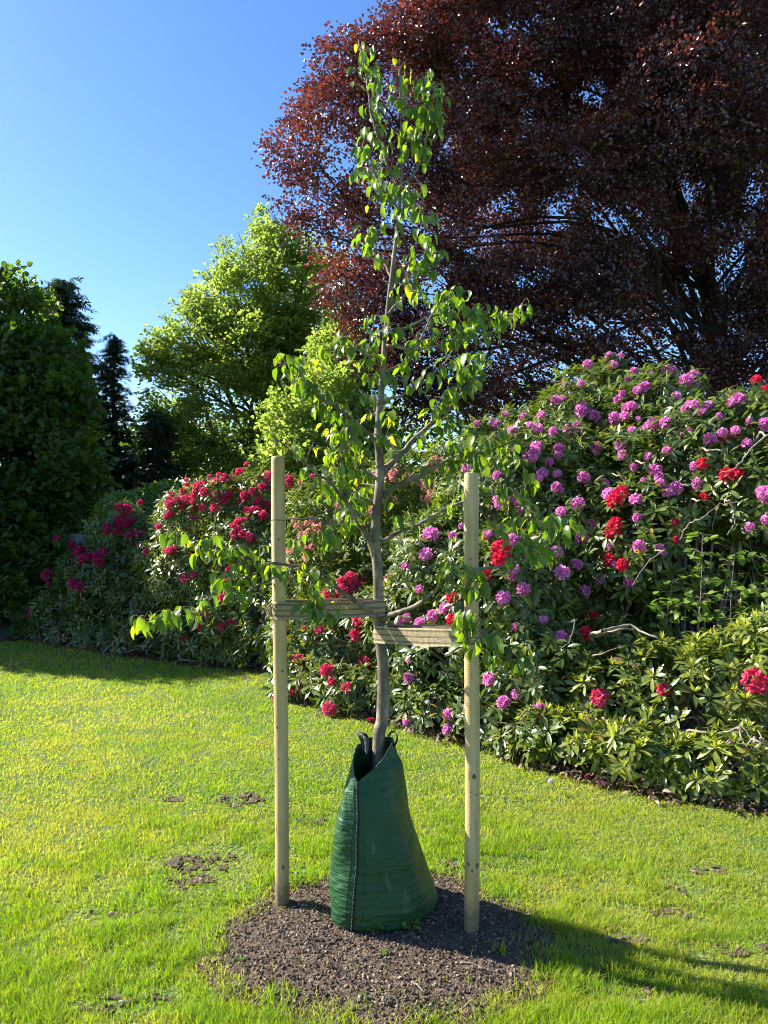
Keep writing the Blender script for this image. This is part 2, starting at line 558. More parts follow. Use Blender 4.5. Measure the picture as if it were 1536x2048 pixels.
M_bag = bagmat()
M_black = noisemat("black webbing", [(0.3, (0.008, 0.009, 0.012)), (0.7, (0.018, 0.02, 0.026))], 60, 0.5, 0.4)
M_white = noisemat("white print", [(0.3, (0.5, 0.52, 0.56)), (0.7, (0.7, 0.72, 0.75))], 80, 0.6, 0.1)
M_pith = noisemat("seed head down", [(0.3, (0.62, 0.62, 0.58)), (0.7, (0.8, 0.8, 0.76))], 90, 0.9, 0.3)
M_stem = noisemat("weed stem", [(0.3, (0.14, 0.16, 0.06)), (0.7, (0.28, 0.24, 0.12))], 40, 0.7, 0.2)
M_stone = noisemat("grey wall stone", [(0.3, (0.14, 0.14, 0.13)), (0.7, (0.30, 0.30, 0.28))], 6, 0.9, 0.6, 20, None, 0.03)
M_soil = noisemat("bare soil", [(0.25, (0.052, 0.036, 0.024)), (0.5, (0.125, 0.090, 0.062)), (0.75, (0.24, 0.18, 0.13))], 60, 0.95, 1.0, 120, None, 0.02, 0.2)
M_crumb = leafmat("soil crumb", [(0, (0.045, 0.031, 0.021)), (0.55, (0.145, 0.102, 0.068)), (0.85, (0.31, 0.23, 0.16)), (1, (0.55, 0.47, 0.36))], 0.9, 0.0, (1, 1, 1), 0.2)


def groundmat():
    m, n, l, b = mat("lawn thatch")
    t = noise(n, l, 1.1, 5)
    r = ramp(n, [(0.3, (0.085, 0.15, 0.018)), (0.55, (0.13, 0.20, 0.028)), (0.75, (0.17, 0.20, 0.04))])
    l.new(t.outputs[0], r.inputs[0])
    t2 = noise(n, l, 45, 6)
    r2 = ramp(n, [(0.35, (0.35, 0.35, 0.35)), (0.65, (1.15, 1.15, 1.15))])
    l.new(t2.outputs[0], r2.inputs[0])
    mx = n.new("ShaderNodeMix"); mx.data_type = 'RGBA'; mx.blend_type = 'MULTIPLY'; mx.inputs[0].default_value = 1
    l.new(r.outputs[0], mx.inputs[6]); l.new(r2.outputs[0], mx.inputs[7])
    l.new(mx.outputs[2], b.inputs["Base Color"])
    b.inputs["Roughness"].default_value = 0.95
    bp = n.new("ShaderNodeBump"); bp.inputs["Strength"].default_value = 0.9; bp.inputs["Distance"].default_value = 0.03
    l.new(t2.outputs[0], bp.inputs["Height"]); l.new(bp.outputs[0], b.inputs["Normal"])
    return m


M_ground = groundmat()

# ------------------------------------------------------------------ ground
BED = np.array([G(*p)[:2] for p in [(60, 1283), (230, 1312), (400, 1332), (560, 1345), (585, 1405), (680, 1432), (760, 1446), (900, 1482), (1000, 1512),
                                    (1100, 1545), (1200, 1566), (1300, 1588), (1420, 1608), (1536, 1622), (1800, 1650)]])
SOILC = np.array((G(766, 1900)[0], 2.87))


def bed_front(x):
    """y of the front edge of the planting bed at x"""
    x = np.asarray(x, float)
    p = np.stack([x.ravel() * 3.3, x.ravel() * 0, x.ravel() * 0], -1)
    return np.interp(x, BED[:, 0], BED[:, 1], left=9.9) + ((fbm(p, 12) - .5) * .22).reshape(x.shape)


def soil_r(x, y):
    """<1 inside the soil disc round the young tree"""
    dx, dy = (x - SOILC[0]) / 0.56, (y - SOILC[1]) / 0.485
    a = np.arctan2(dy, dx)
    p = np.stack([np.cos(a) * 1.6 + 5, np.sin(a) * 1.6, np.zeros_like(a)], -1)
    return np.hypot(dx, dy) / (0.86 + 0.36 * fbm(p.reshape(-1, 3) * 1.6, 3).reshape(a.shape))


PATCH = [(400, 1725, .20, .14), (370, 1760, .20, .10), (640, 1640, .17, .10), (490, 1600, .17, .12), (250, 1832, .16, .05), (330, 1990, .16, .07), (1425, 1742, .12, .05),
         (1385, 1782, .08, .05), (345, 1600, .07, .05), (1075, 1700, .06, .04), (1350, 1830, .12, .05), (940, 1730, .22, .07), (1300, 1990, .12, .05), (230, 2010, .15, .06),
         (1470, 1900, .2, .06), (1250, 1880, .12, .04)]
PATCH = [(*G(a, b)[:2], c, d) for a, b, c, d in PATCH]


def patchv(x, y):
    v = np.zeros_like(x)
    nz = fbm(np.stack([x * 14, y * 14, x * 0], -1), 9)
    for (a, b, c, d) in PATCH:
        v = np.maximum(v, (1.5 - np.hypot((x - a) / c, (y - b) / d)) * (0.35 + 1.1 * nz))
    return v                      # >0.5 is worn


def sheet(name, xs, ys, zf, m, keep=None):
    X, Y = np.meshgrid(xs, ys)
    Z = zf(X, Y)
    V = np.stack([X, Y, Z], -1).reshape(-1, 3)
    nx = len(xs)
    i = np.arange(len(ys) - 1)[:, None] * nx + np.arange(nx - 1)[None]
    q = np.stack([i, i + 1, i + nx + 1, i + nx], -1).reshape(-1, 4)
    if keep is not None:
        c = V[q].mean(1)
        q = q[keep(c[:, 0], c[:, 1])]
    g = Geo()
    g.add(V, q)
    return g.build(name, m)


def relief(X, Y):
    p = np.stack([X * 3, Y * 3, X * 0], -1).reshape(-1, 3)
    return (fbm(p, 21).reshape(X.shape) - 0.5) * 0.02 * np.exp(-np.hypot(X, Y) / 30)


xs = np.concatenate([-np.geomspace(900, 5, 30), np.arange(-4.8, 4.9, 0.08), np.geomspace(5, 900, 30)])
ys = np.concatenate([-np.geomspace(400, 0.5, 16), np.arange(0, 11, 0.08), np.geomspace(11.1, 1500, 40)])
tag(sheet("lawn", xs, ys, relief, M_ground), kind="structure", label="sunny mown lawn running back to the flowering bed")
sx = np.arange(SOILC[0] - 0.95, SOILC[0] + 0.95, 0.012)
sy = np.arange(SOILC[1] - 0.8, SOILC[1] + 0.8, 0.012)


def soilz(X, Y):
    p = np.stack([X * 30, Y * 30, X * 0], -1).reshape(-1, 3)
    r = soil_r(X, Y)
    return relief(X, Y) + 0.004 + 0.022 * np.clip(1.2 - r, 0, 0.5) * 2 + 0.014 * (fbm(p, 5).reshape(X.shape) - 0.5) * (r < 1.1)


tag(sheet("soil_patch", sx, sy, soilz, M_soil, lambda x, y: soil_r(x, y) < 1.13), kind="structure", label="bare brown soil ring around the young tree")
# worn earth spots in the turf and the mulch of the bed
px_ = np.arange(-2.4, 2.4, 0.02)
tag(sheet("worn_soil", px_, np.arange(2.2, 5.4, 0.02), lambda X, Y: relief(X, Y) + 0.006, M_soil,
          lambda x, y: (patchv(x, y) > 0.72) & (vnoise(np.stack([x * 38, y * 38, x * 0], -1), 2) > .48) & (soil_r(x, y) > 1.13)), kind="structure")
tag(sheet("bed_soil", np.arange(-6.5, 5, 0.06), np.arange(3.4, 14, 0.06),
          lambda X, Y: relief(X, Y) + 0.004 + 0.03 * fbm(np.stack([X * 8, Y * 8, X * 0], -1).reshape(-1, 3), 6).reshape(X.shape), M_soil,
          lambda x, y: y > bed_front(x) - 0.02 + 0.12 * vnoise(np.stack([x * 5, y * 5, x * 0], -1), 4)), kind="structure")

# ------------------------------------------------------------------ grass
def blade(L, W, n, bend):
    s = np.linspace(0, 1, n + 1)
    wv = W / 2 * (1 - s ** 1.6) + 0.0002
    x = bend * L * s ** 2
    z = L * s * (1 - 0.25 * bend * s)
    V = np.concatenate([np.stack([x, -wv, z], -1), np.stack([x, wv, z], -1)])
    i = np.arange(n)
    return V, [np.stack([i, n + 1 + i, n + 2 + i, i + 1], -1)], np.zeros(len(V))


gr = Geo()


def grass(x0, x1, y0, y1, dens, W, hmul, nseg, wedge=True):
    n = int((x1 - x0) * (y1 - y0) * dens)
    x = rng.uniform(x0, x1, n); y = rng.uniform(y0, y1, n)
    k = np.abs(x) < 0.60 * y + 0.6
    x, y = x[k], y[k]
    r = soil_r(x, y)
    pv = patchv(x, y)
    u = rng.random(len(x))
    k = (r > 0.84 + 0.34 * u ** 0.6) | ((u < 0.012) & (r > 0.55))
    k &= rng.random(len(x)) < -0.1 + 1.9 * fbm(np.stack([x * 11, y * 9, x * 0], -1), 44)
    k &= (pv < 0.35 + 0.5 * u) | (rng.random(len(x)) < 0.72 - 0.20 * np.clip(pv - .5, 0, 1))
    bf = bed_front(x)
    k &= y < bf + 0.10 * (u - 0.3) + 0.05
    x, y, r, bf, pv = x[k], y[k], r[k], bf[k], pv[k]
    n = len(x)
    pn = np.stack([x, y, x * 0], -1)
    a = fbm(pn * 1.3, 31)
    b = fbm(pn * 6, 35)
    c = fbm(pn * 0.7 + 9, 38)
    dmid = np.hypot(x - SOILC[0], y - SOILC[1])
    lush = np.clip((b - 0.43) * 5, 0, 1) * np.clip(1.6 - dmid * 0.75, 0.0, 1) + 0.7 * np.clip(1 - abs(r - 1.2) * 2.6, 0, 1) * np.clip((b - 0.3) * 4, 0, 1)
    lush = lush + np.clip((2.75 - y) * 1.2, 0, 0.6)
    H = hmul * (0.010 + 0.014 * rng.random(n) + 0.038 * np.clip(lush, 0, 1) * (0.5 + 0.5 * rng.random(n)))
    H *= np.where(pv > 0.2, 0.6, 1)
    tint = np.clip(0.47 + 1.0 * (a - 0.5) + 1.0 * (b - 0.5) + 0.24 * lush + rng.normal(0, 0.09, n), 0.1, 1)
    dry = (rng.random(n) < np.clip((c - 0.53) * 2.4, 0.03, 0.4)) | (rng.random(n) < np.clip(1 - (bf - y) * 3.5, 0, 0.6))
    dd = np.hypot((x - G(60, 1640)[0]) / 0.55, (y - G(60, 1640)[1]) / 0.5)
    dry |= rng.random(n) < np.clip(1.0 - dd, 0, 0.7)
    tint = np.where(dry, rng.uniform(0, 0.22, n), tint)
    z = np.where(r < 1.1, 0.012, 0) + relief(x, y)
    pos = np.stack([x, y, z], -1)
    zax = np.stack([rng.normal(0, 0.38, n), rng.normal(0, 0.38, n), np.ones(n)], -1)
    M = frames(zax)
    t = rng.integers(0, 3, n)
    for j, (bd) in enumerate((0.25, 0.6, 1.0)):
        k = t == j
        V, Fq, T = blade(1.0, 1.0, nseg, bd)
        W_ = W * (0.7 + 0.6 * rng.random(k.sum()))
        # separate width and height scaling
        sx_ = H[k]
        VV = np.stack([V[None, :, 0] * sx_[:, None], V[None, :, 1] * W_[:, None], V[None, :, 2] * sx_[:, None]], -1)
        WW = np.einsum('nij,nvj->nvi', M[k], VV) + pos[k][:, None]
        off = (np.arange(k.sum()) * len(V))[:, None, None]
        gr.add(WW.reshape(-1, 3), (Fq[0][None] + off).reshape(-1, 4), np.repeat(tint[k], len(V)))


grass(-1.9, 1.9, 2.1, 3.1, 34000, 0.0026, 1.05, 3)
grass(-2.6, 2.4, 3.1, 4.2, 21000, 0.0034, 1.05, 2)
grass(-3.4, 3.2, 4.2, 5.8, 10000, 0.0050, 1.1, 2)
grass(-4.6, 2.0, 5.8, 8.0, 5200, 0.0078, 1.25, 1)
grass(-6.4, 0.5, 8.0, 13.0, 2400, 0.012, 1.5, 1)
tag(gr.build("grass", M_grass), "green and yellowish blades of lawn grass", kind="stuff")

# soil crumbs and little stones
cr = Geo()
ico = []
t_ = (1 + 5 ** 0.5) / 2
iv = nrm(np.array([(-1, t_, 0), (1, t_, 0), (-1, -t_, 0), (1, -t_, 0), (0, -1, t_), (0, 1, t_), (0, -1, -t_), (0, 1, -t_), (t_, 0, -1), (t_, 0, 1), (-t_, 0, -1), (-t_, 0, 1)]))
ifc = np.array([(0, 11, 5), (0, 5, 1), (0, 1, 7), (0, 7, 10), (0, 10, 11), (1, 5, 9), (5, 11, 4), (11, 10, 2), (10, 7, 6), (7, 1, 8), (3, 9, 4), (3, 4, 2), (3, 2, 6), (3, 6, 8), (3, 8, 9),
                (4, 9, 5), (2, 4, 11), (6, 2, 10), (8, 6, 7), (9, 8, 1)])


def crumbs(x, y, zf, smin, smax):
    n = len(x)
    sz = smin + (smax - smin) * rng.random(n) ** 4
    M = frames(rng.normal(0, 1, (n, 3)))
    jit = 0.65 + 0.6 * rng.random((4, 12, 1))
    t = rng.integers(0, 4, n)
    pos = np.stack([x, y, zf + sz * 0.25], -1)
    for j in range(4):
        k = t == j
        scatter(cr, (iv * jit[j] * (1, 1, 0.7), [ifc], np.zeros(12)), pos[k], M[k], sz[k], rng.random(k.sum()) ** 1.3 * 0.9 + (rng.random(k.sum()) > 0.985) * 0.3)


n = 62000
x = SOILC[0] + rng.uniform(-.9, .9, n); y = SOILC[1] + rng.uniform(-.75, .75, n)
k = soil_r(x, y) < 1.06 + 0.1 * rng.random(n)
x, y = x[k], y[k]
crumbs(x, y, soilz(x, y), 0.0013, 0.0078)
n = 60000
x = rng.uniform(-2.3, 2.3, n); y = rng.uniform(2.2, 5.2, n)
k = (patchv(x, y) > 0.40 + 0.9 * rng.random(n)) & (vnoise(np.stack([x * 38, y * 38, x * 0], -1), 2) > .42)
x, y = x[k], y[k]
crumbs(x, y, relief(x, y) + 0.006, 0.002, 0.010)
tag(cr.build("soil_crumbs", M_crumb, smooth=False), "loose crumbs of soil and small stones on the bare earth", kind="stuff")

# dead leaves under the shrubs
li = Geo()
n = 7500
x = rng.uniform(-5, 3.4, n)
y = bed_front(x) - 0.02 + rng.exponential(0.22, n) - 0.16 * rng.random(n) ** 2
k = rng.random(n) < np.where(x > -0.2, 1, 0.25)
x, y = x[k], y[k]
n = len(x)
M = frames(np.stack([rng.normal(0, .45, n), rng.normal(0, .45, n), np.ones(n)], -1))
scatter(li, leaf_hi(0.07, 0.026, 3, 0.35, 0.9), np.stack([x, y, 0.03 + rng.random(n) * 0.035], -1), M, rng.uniform(0.25, 0.95, n), rng.random(n) ** 1.4)
tag(li.build("leaf_litter", M_litter), "brown dead leaves lying along the bed edge under the shrubs", kind="stuff")


# ------------------------------------------------------------------ lumps: clumps of a crown, given as spheres
def lump(px, py, d, r):
    c = P(px, py, d)
    return (c[0], c[1], c[2], pr(r, d))


def sample_lumps(L, n, inner=0.45, power=0.5, zmin=0.05, reject=0.62, squash=1.0, seed=0, gap=0.0, gscale=1.0):
    L = np.array(L)
    w_ = L[:, 3] ** 2.2
    idx = rng.choice(len(L), n, p=w_ / w_.sum())
    dr = nrm(rng.normal(0, 1, (n, 3)))
    rr = inner + (1 - inner) * rng.random(n) ** power
    c = L[idx]
    # uneven outline
    bump = 0.78 + 0.44 * fbm(dr * 1.7 + c[:, :3] * 3.1, seed + 50)
    p = c[:, :3] + dr * (rr * c[:, 3] * bump)[:, None] * np.array((1, 1, squash))
    keep = p[:, 2] > zmin
    for q in L:
        dd = np.linalg.norm(p - q[:3], axis=1)
        keep &= ~((dd < q[3] * reject) & (rng.random(n) < 0.8))
    if gap > 0:
        keep &= fbm(p * gscale, seed + 80) > gap
    return p[keep], dr[keep], idx[keep]


LR = 0.30


def limbs(g, base, L, r0, seed, trunk_top=None, twigs=4, seg=7):
    rs = np.random.default_rng(seed)
    base = np.array(base, float)
    L = np.array(L)
    top = np.array(trunk_top if trunk_top is not None else L[np.argmax(L[:, 2]), :3])
    n = 14
    s = np.linspace(0, 1, n)[:, None]
    wob = np.cumsum(rs.normal(0, 0.02, (n, 3)), 0) * np.linalg.norm(top - base) * (1, 1, 0)
    tr = base + (top - base) * s + wob * s
    tr[0, 2] -= 0.1
    rad = r0 * (1 - 0.9 * s[:, 0]) + r0 * 0.5 * np.exp(-s[:, 0] * 25)
    V, Fs = tube(tr, rad, 10)
    g.add(V, Fs)
    for q in L:
        k = int(np.clip((q[2] - base[2]) / max(top[2] - base[2], 1e-3) * 0.62 * n + rs.integers(-2, 3), 1, n - 3))
        a = tr[k]
        b = q[:3]
        m1 = a * 0.6 + b * 0.4 + (0, 0, 0.1 * np.linalg.norm(b - a)) + rs.normal(0, 0.05, 3) * np.linalg.norm(b - a)
        m2 = a * 0.25 + b * 0.75 + rs.normal(0, 0.06, 3) * np.linalg.norm(b - a)
        pth = catmull([a, m1, m2, b], 4)
        rr = np.linspace(rad[k] * LR, rad[k] * LR * 0.2 + 0.004, len(pth))
        V, Fs = tube(pth, rr, seg)
        g.add(V, Fs)
        for _ in range(twigs):
            d = nrm(rs.normal(0, 1, 3) + nrm(b - a) * 0.7 + np.array((0, 0, 0.25)))
            e = b + d * q[3] * 0.95
            st = pth[rs.integers(len(pth) // 2, len(pth))]
            mm = (st + e) / 2 + rs.normal(0, 0.08, 3) * q[3]
            pp = catmull([st, mm, e], 3)
            V, Fs = tube(pp, np.linspace(rr[-1] * 0.8, 0.004, len(pp)), 5)
            g.add(V, Fs)


def spray(nl, L, lw, spread=0.9, droop=0.25, jit=0.3, seed=1, flat=0.35):
    """a twig with alternate leaves; grows along +x, flat in xy"""
    rs = np.random.default_rng(seed)
    parts = []
    for k in range(nl):
        t = (k + 0.5) / nl
        side = 1 if k % 2 else -1
        off = rs.random() ** 0.7 * spread * 0.5 * (1 - 0.5 * t)
        p = np.array((t, side * off, -droop * t * t + rs.normal(0, 0.04)))
        M = rot('z', side * rs.uniform(0.3, 1.2)) @ rot('y', rs.normal(0.25, flat)) @ rot('x', rs.normal(0, flat * 1.6))
        v, f, tt = leaf_lo(lw[0] / L, lw[1] / L, 0.22, 0.1)
        v, f, tt = xf((v, f, tt), M, p)
        parts.append((v, f, tt + rs.normal(0, 0.12)))
    return merge(parts)


def tree(name, label, cat, base, L, n, leafsz, m, tr_r, seed, spray_len=0.5, nl=16, barkm=None, gap=0.0, gscale=1.0, group=None, trunk_top=None,
         droop=0.25, inner=0.45, up=0.25, tintbias=None, twigs=4, flat=0.35, bottomtint=0.0, hole=None, reject=0.62, spread=0.9):
    o = empty(name, base, label, cat, group)
    g = Geo()
    limbs(g, base, L, tr_r, seed, trunk_top, twigs)
    g.build("trunk", barkm or M_barkdark, o)
    g = Geo()
    p, dr, idx = sample_lumps(L, n, inner, seed=seed, gap=gap, gscale=gscale, zmin=0.3, reject=reject)
    if hole is not None:
        k = hole(p)
        p, dr, idx = p[k], dr[k], idx[k]
    n = len(p)
    # twig frames: x grows outwards, z roughly up
    x = nrm(dr * (1, 1, 0.5) + rng.normal(0, 0.45, (n, 3)) + (0, 0, up))
    zz = nrm(np.array((0, 0, 1.0)) + rng.normal(0, 0.35, (n, 3)))
    y = nrm(np.cross(zz, x))
    z = np.cross(x, y)
    M = np.stack([x, y, z], -1)
    sc = spray_len * rng.uniform(0.6, 1.25, n)
    pos = p - x * sc[:, None] * 0.5
    tint = 0.45 + 0.9 * (fbm(p * 1.1, seed + 5) - 0.5) + rng.normal(0, 0.12, n)
    if tintbias is not None:
        tint = tint + tintbias(p)
    for j in range(3):
        k = rng.integers(0, 3, n) == j if j == 0 else None
        pass
    t = rng.integers(0, 3, n)
    for j in range(3):
        k = t == j
        scatter(g, spray(nl, spray_len, leafsz, spread, droop, seed=seed * 7 + j, flat=flat), pos[k], M[k], sc[k], tint[k])
    g.build("crown", m, o)
    return o


# ------------------------------------------------------------------ copper beech
LR = 0.19
BL = [lump(*a) for a in [
    (830, 60, 14, 75), (700, 130, 13.6, 70), (680, 240, 13.4, 95), (610, 300, 13.2, 72), (640, 400, 13.2, 85), (690, 480, 13.4, 90), (625, 460, 13.0, 55),
    (720, 560, 13.4, 80), (760, 640, 13.2, 85), (740, 720, 13.0, 62), (790, 780, 13.0, 75), (860, 700, 13.2, 110), (900, 790, 13.0, 75), (890, 30, 14.2, 115),
    (800, 180, 14, 130), (800, 330, 14, 135), (830, 470, 13.8, 135), (870, 590, 13.6, 125), (950, 100, 14.5, 170), (960, 290, 14.2, 170), (1000, 470, 14.2, 170),
    (1000, 640, 13.6, 130), (1010, 770, 13.2, 70), (1120, 60, 14.5, 190), (1140, 250, 14.0, 190), (1180, 430, 14.2, 160), (1150, 600, 14, 130), (1130, 720, 13.6, 85),
    (1300, 60, 14.0, 200), (1340, 250, 13.2, 190), (1370, 420, 14.8, 160), (1310, 560, 14.4, 110), (1260, 680, 14, 85), (1480, 60, 13.5, 200), (1530, 250, 13.2, 190),
    (1540, 440, 14.6, 170), (1450, 590, 14.2, 120), (1530, 690, 13.4, 110), (1400, 720, 14.2, 70), (1640, 150, 14, 200), (1680, 400, 14, 200), (1650, 620, 13.6, 160),
    (1480, 780, 13, 60),
    (1050, 560, 13, 80), (1150, 520, 13, 90), (1250, 600, 13, 85), (1350, 560, 13, 85), (1450, 640, 13, 90), (1530, 600, 12.8, 90), (1200, 700, 13, 58), (1320, 700, 13.4, 55), (1430, 730, 13, 50), (1100, 660, 13, 80),
    (1250, 450, 13, 100), (1000, 560, 13, 90), (1500, 500, 13, 90), (1080, 740, 12.8, 55), (1380, 640, 13, 70), (1160, 350, 13, 110), (1540, 700, 12.6, 60), (1600, 760, 12.6, 60),
    (950, -90, 14.5, 120), (1050, -120, 15, 200), (1250, -150, 15, 220), (1500, -150, 15, 220), (1100, 350, 16.5, 220), (1400, 200, 17.5, 260), (1250, 500, 17.2, 170), (1000, 150, 17, 200)]]
beech_base = np.array((P(1475, 900, 15.4)[0], 15.4, 0))
HOLES = [(1055, 230, 22, 45), (1190, 180, 60, 30), (1080, 150, 40, 24), (1115, 430, 32, 40), (1235, 430, 70, 42), (1300, 470, 50, 28), (1440, 530, 16, 20), (1395, 555, 40, 42),
         (1355, 385, 34, 42), (1485, 520, 30, 40), (1505, 370, 22, 52), (1055, 555, 34, 28), (1390, 640, 65, 42), (1420, 650, 50, 25), (1210, 640, 70, 28), (990, 710, 45, 25),
         (1130, 740, 55, 22), (1050, 740, 30, 30), (895, 280, 18, 40), (940, 500, 30, 25), (700, 300, 28, 22), (690, 270, 22, 18), (1010, 400, 26, 30), (875, 620, 30, 18),
         (655, 335, 26, 20), (1340, 690, 80, 24), (1000, 40, 30, 20), (800, 410, 22, 26)]


def beech_hole(p):
    # thin places in the crown: a shaft of missing sprays through the tree
    u = p[:, 0] / p[:, 1] * F + 768
    v = 1040 - (p[:, 2] - CAMZ) / p[:, 1] * F
    s = np.zeros(len(p))
    for (a, b, c, d) in HOLES:
        s = np.maximum(s, 1.35 - np.hypot((u - a) / c, (v - b) / d))
    return rng.random(len(p)) > np.clip(s * 1.3, 0, 0.93)


tree("copper_beech", "huge copper beech with dark purple red crown filling the upper right", "tree", beech_base, BL, 42000, (0.066, 0.047), M_beech, 0.36, 11,
     spray_len=0.55, nl=19, trunk_top=P(1420, -150, 15.4), gap=0.44, gscale=1.05, inner=0.40, up=-0.05, twigs=4, flat=0.6, hole=beech_hole, reject=0.5,
     tintbias=lambda p: 0.18 * (vnoise(p * 0.6, 77) > 0.62))

# ------------------------------------------------------------------ broadleaf trees behind
LR = 0.42
ML = [lump(*a) for a in [(560, 500, 18, 62), (500, 540, 18, 80), (560, 590, 18, 100), (450, 600, 17.6, 75), (410, 690, 17.4, 95), (350, 700, 17.0, 62), (320, 770, 17, 48), (480, 710, 17.2, 105),
                         (600, 660, 18, 85), (540, 790, 17.4, 95), (430, 800, 17, 90), (350, 820, 17, 60), (640, 740, 18, 85), (390, 890, 17.2, 75), (500, 880, 17.6, 80), (440, 930, 17, 70), (340, 900, 17, 60), (300, 850, 17, 45), (560, 870, 17.8, 70), (300, 740, 17, 30), (650, 560, 18.6, 60), (400, 620, 17.4, 55), (370, 660, 17.2, 45), (530, 680, 18, 100), (590, 740, 18, 90), (540, 450, 18.2, 40), (310, 700, 17, 28)]]
tree("maple_tree", "tall bright yellow-green maple lit by the sun behind the red rhododendron", "tree", (P(480, 900, 18)[0], 18, 0), ML, 7400, (0.085, 0.07), M_maple, 0.2, 21,
     spray_len=0.36, nl=12, trunk_top=P(570, 470, 18), gap=0.47, gscale=1.9, inner=0.15, twigs=14, up=0.5, reject=0.2)
AL = [lump(*a) for a in [(640, 560, 20, 50), (690, 620, 20, 45), (620, 690, 20, 70), (690, 700, 20, 60), (610, 500, 20, 40)]]
tree("ash_tree", "slender pale green ash with open upright branches between maple and beech", "tree", (P(650, 900, 20)[0], 20, 0), AL, 1300, (0.10, 0.06), M_maple, 0.11, 22,
     spray_len=0.6, nl=14, trunk_top=P(665, 530, 20), gap=0.42, inner=0.3, twigs=12, up=0.3)
SL = [lump(*a) for a in [(590, 850, 12.4, 62), (650, 800, 12.8, 66), (690, 850, 12.8, 70), (620, 910, 12.2, 75), (700, 740, 13.6, 60), (660, 700, 14, 45), (740, 900, 12.6, 60), (570, 930, 12, 50), (720, 960, 12, 60)]]
tree("hazel_tree", "rounded fresh green hazel behind the left stake", "tree", (P(650, 1000, 12.8)[0], 12.8, 0), SL, 1900, (0.075, 0.06), M_maple, 0.07, 23,
     spray_len=0.4, nl=16, gap=0.3, gscale=1.5, inner=0.4)
DL = [lump(*a) for a in [(10, 640, 14, 90), (70, 720, 13.8, 85), (-40, 780, 13.5, 150), (70, 830, 13.4, 110), (110, 790, 13.2, 62), (20, 930, 13, 130), (110, 950, 12.8, 95), (-100, 900, 13, 200), (40, 1050, 12.6, 120),
                         (-60, 1100, 12.2, 180), (-250, 700, 14, 200), (-280, 1000, 12.5, 220), (130, 1060, 12.8, 70), (0, 560, 14.2, 40), (-150, 600, 14.4, 110)]]
tree("lime_tree", "dark green broadleaf tree at the left edge with sunlit top leaves", "tree", (P(-60, 1000, 13.2)[0], 13.2, 0), DL, 7500, (0.12, 0.095), M_dark, 0.25, 24,
     spray_len=0.5, nl=14, gap=0.37, gscale=1.5, inner=0.4, flat=.5)
# shade trees in and just outside the left edge, low laurels that close the view
LL = [lump(*a) for a in [(20, 1110, 12, 90), (-40, 1180, 11.6, 130), (60, 1190, 11.6, 75), (90, 1130, 11.8, 60), (-150, 1100, 11.2, 150), (-30, 1230, 11, 90)]]
tree("laurel_bush", "very dark laurel in deep shade at the far left corner of the lawn", "bush", (P(-20, 1200, 11.7)[0], 11.7, 0), LL, 2600, (0.12, 0.05), M_dark, 0.06, 25,
     spray_len=0.4, nl=14, inner=0.5)
YL = [(-7.6, 10.65, 3.4, 1.2), (-7.9, 11.7, 3.5, 1.3), (-7.5, 10.6, 1.8, 1.2), (-8.4, 11.0, 3.8, 1.1), (-7.8, 12.0, 1.8, 1.3), (-9.0, 11.2, 2.6, 1.5)]
tree("yew_tree", "dark yew whose shade falls over the far left corner of the lawn", "tree", (-8.2, 11.0, 0), YL, 8500, (0.10, 0.04), M_dark, 0.16, 26, spray_len=0.4, nl=16, inner=0.4, reject=0.4)
WL = []
for k in range(34):
    pxx = -350 + k * 72
    WL.append(lump(pxx, rng.uniform(930, 1000) if pxx < 620 else rng.uniform(860, 960), rng.uniform(21, 23), rng.uniform(80, 110)))
    WL.append((P(pxx, 1000, 21.5)[0], 21.5, 0.9, 1.5))
g = Geo()
p, dr, idx = sample_lumps(WL, 5200, 0.5, seed=61)
x = nrm(dr + rng.normal(0, 0.4, p.shape)); zz = nrm(np.array((0, 0, 1.0)) + rng.normal(0, .3, p.shape)); y = nrm(np.cross(zz, x))
scatter(g, spray(14, 0.7, (0.16, 0.12), seed=5), p, np.stack([x, y, np.cross(x, y)], -1), rng.uniform(0.6, 1.0, len(p)), 0.3 + rng.normal(0, .15, len(p)))
tag(g.build("woodland", M_dark), "dark band of woodland closing the view behind the garden", "woodland", kind="stuff")


# ------------------------------------------------------------------ conifers
def needle_tuft(seed, n=24):
    rs = np.random.default_rng(seed)
    parts = []
    for k in range(n):
        t = k / n
        side = rs.uniform(-1, 1)
        v, f, tt = leaf_lo(0.36, 0.075, 0.1)
        M = rot('z', side * 1.0) @ rot('y', rs.normal(0.25, 0.3))
        parts.append(xf((v, f, tt + rs.normal(0, .12)), M, np.array((t * 0.85, side * 0.05, 0))))
    return merge(parts)


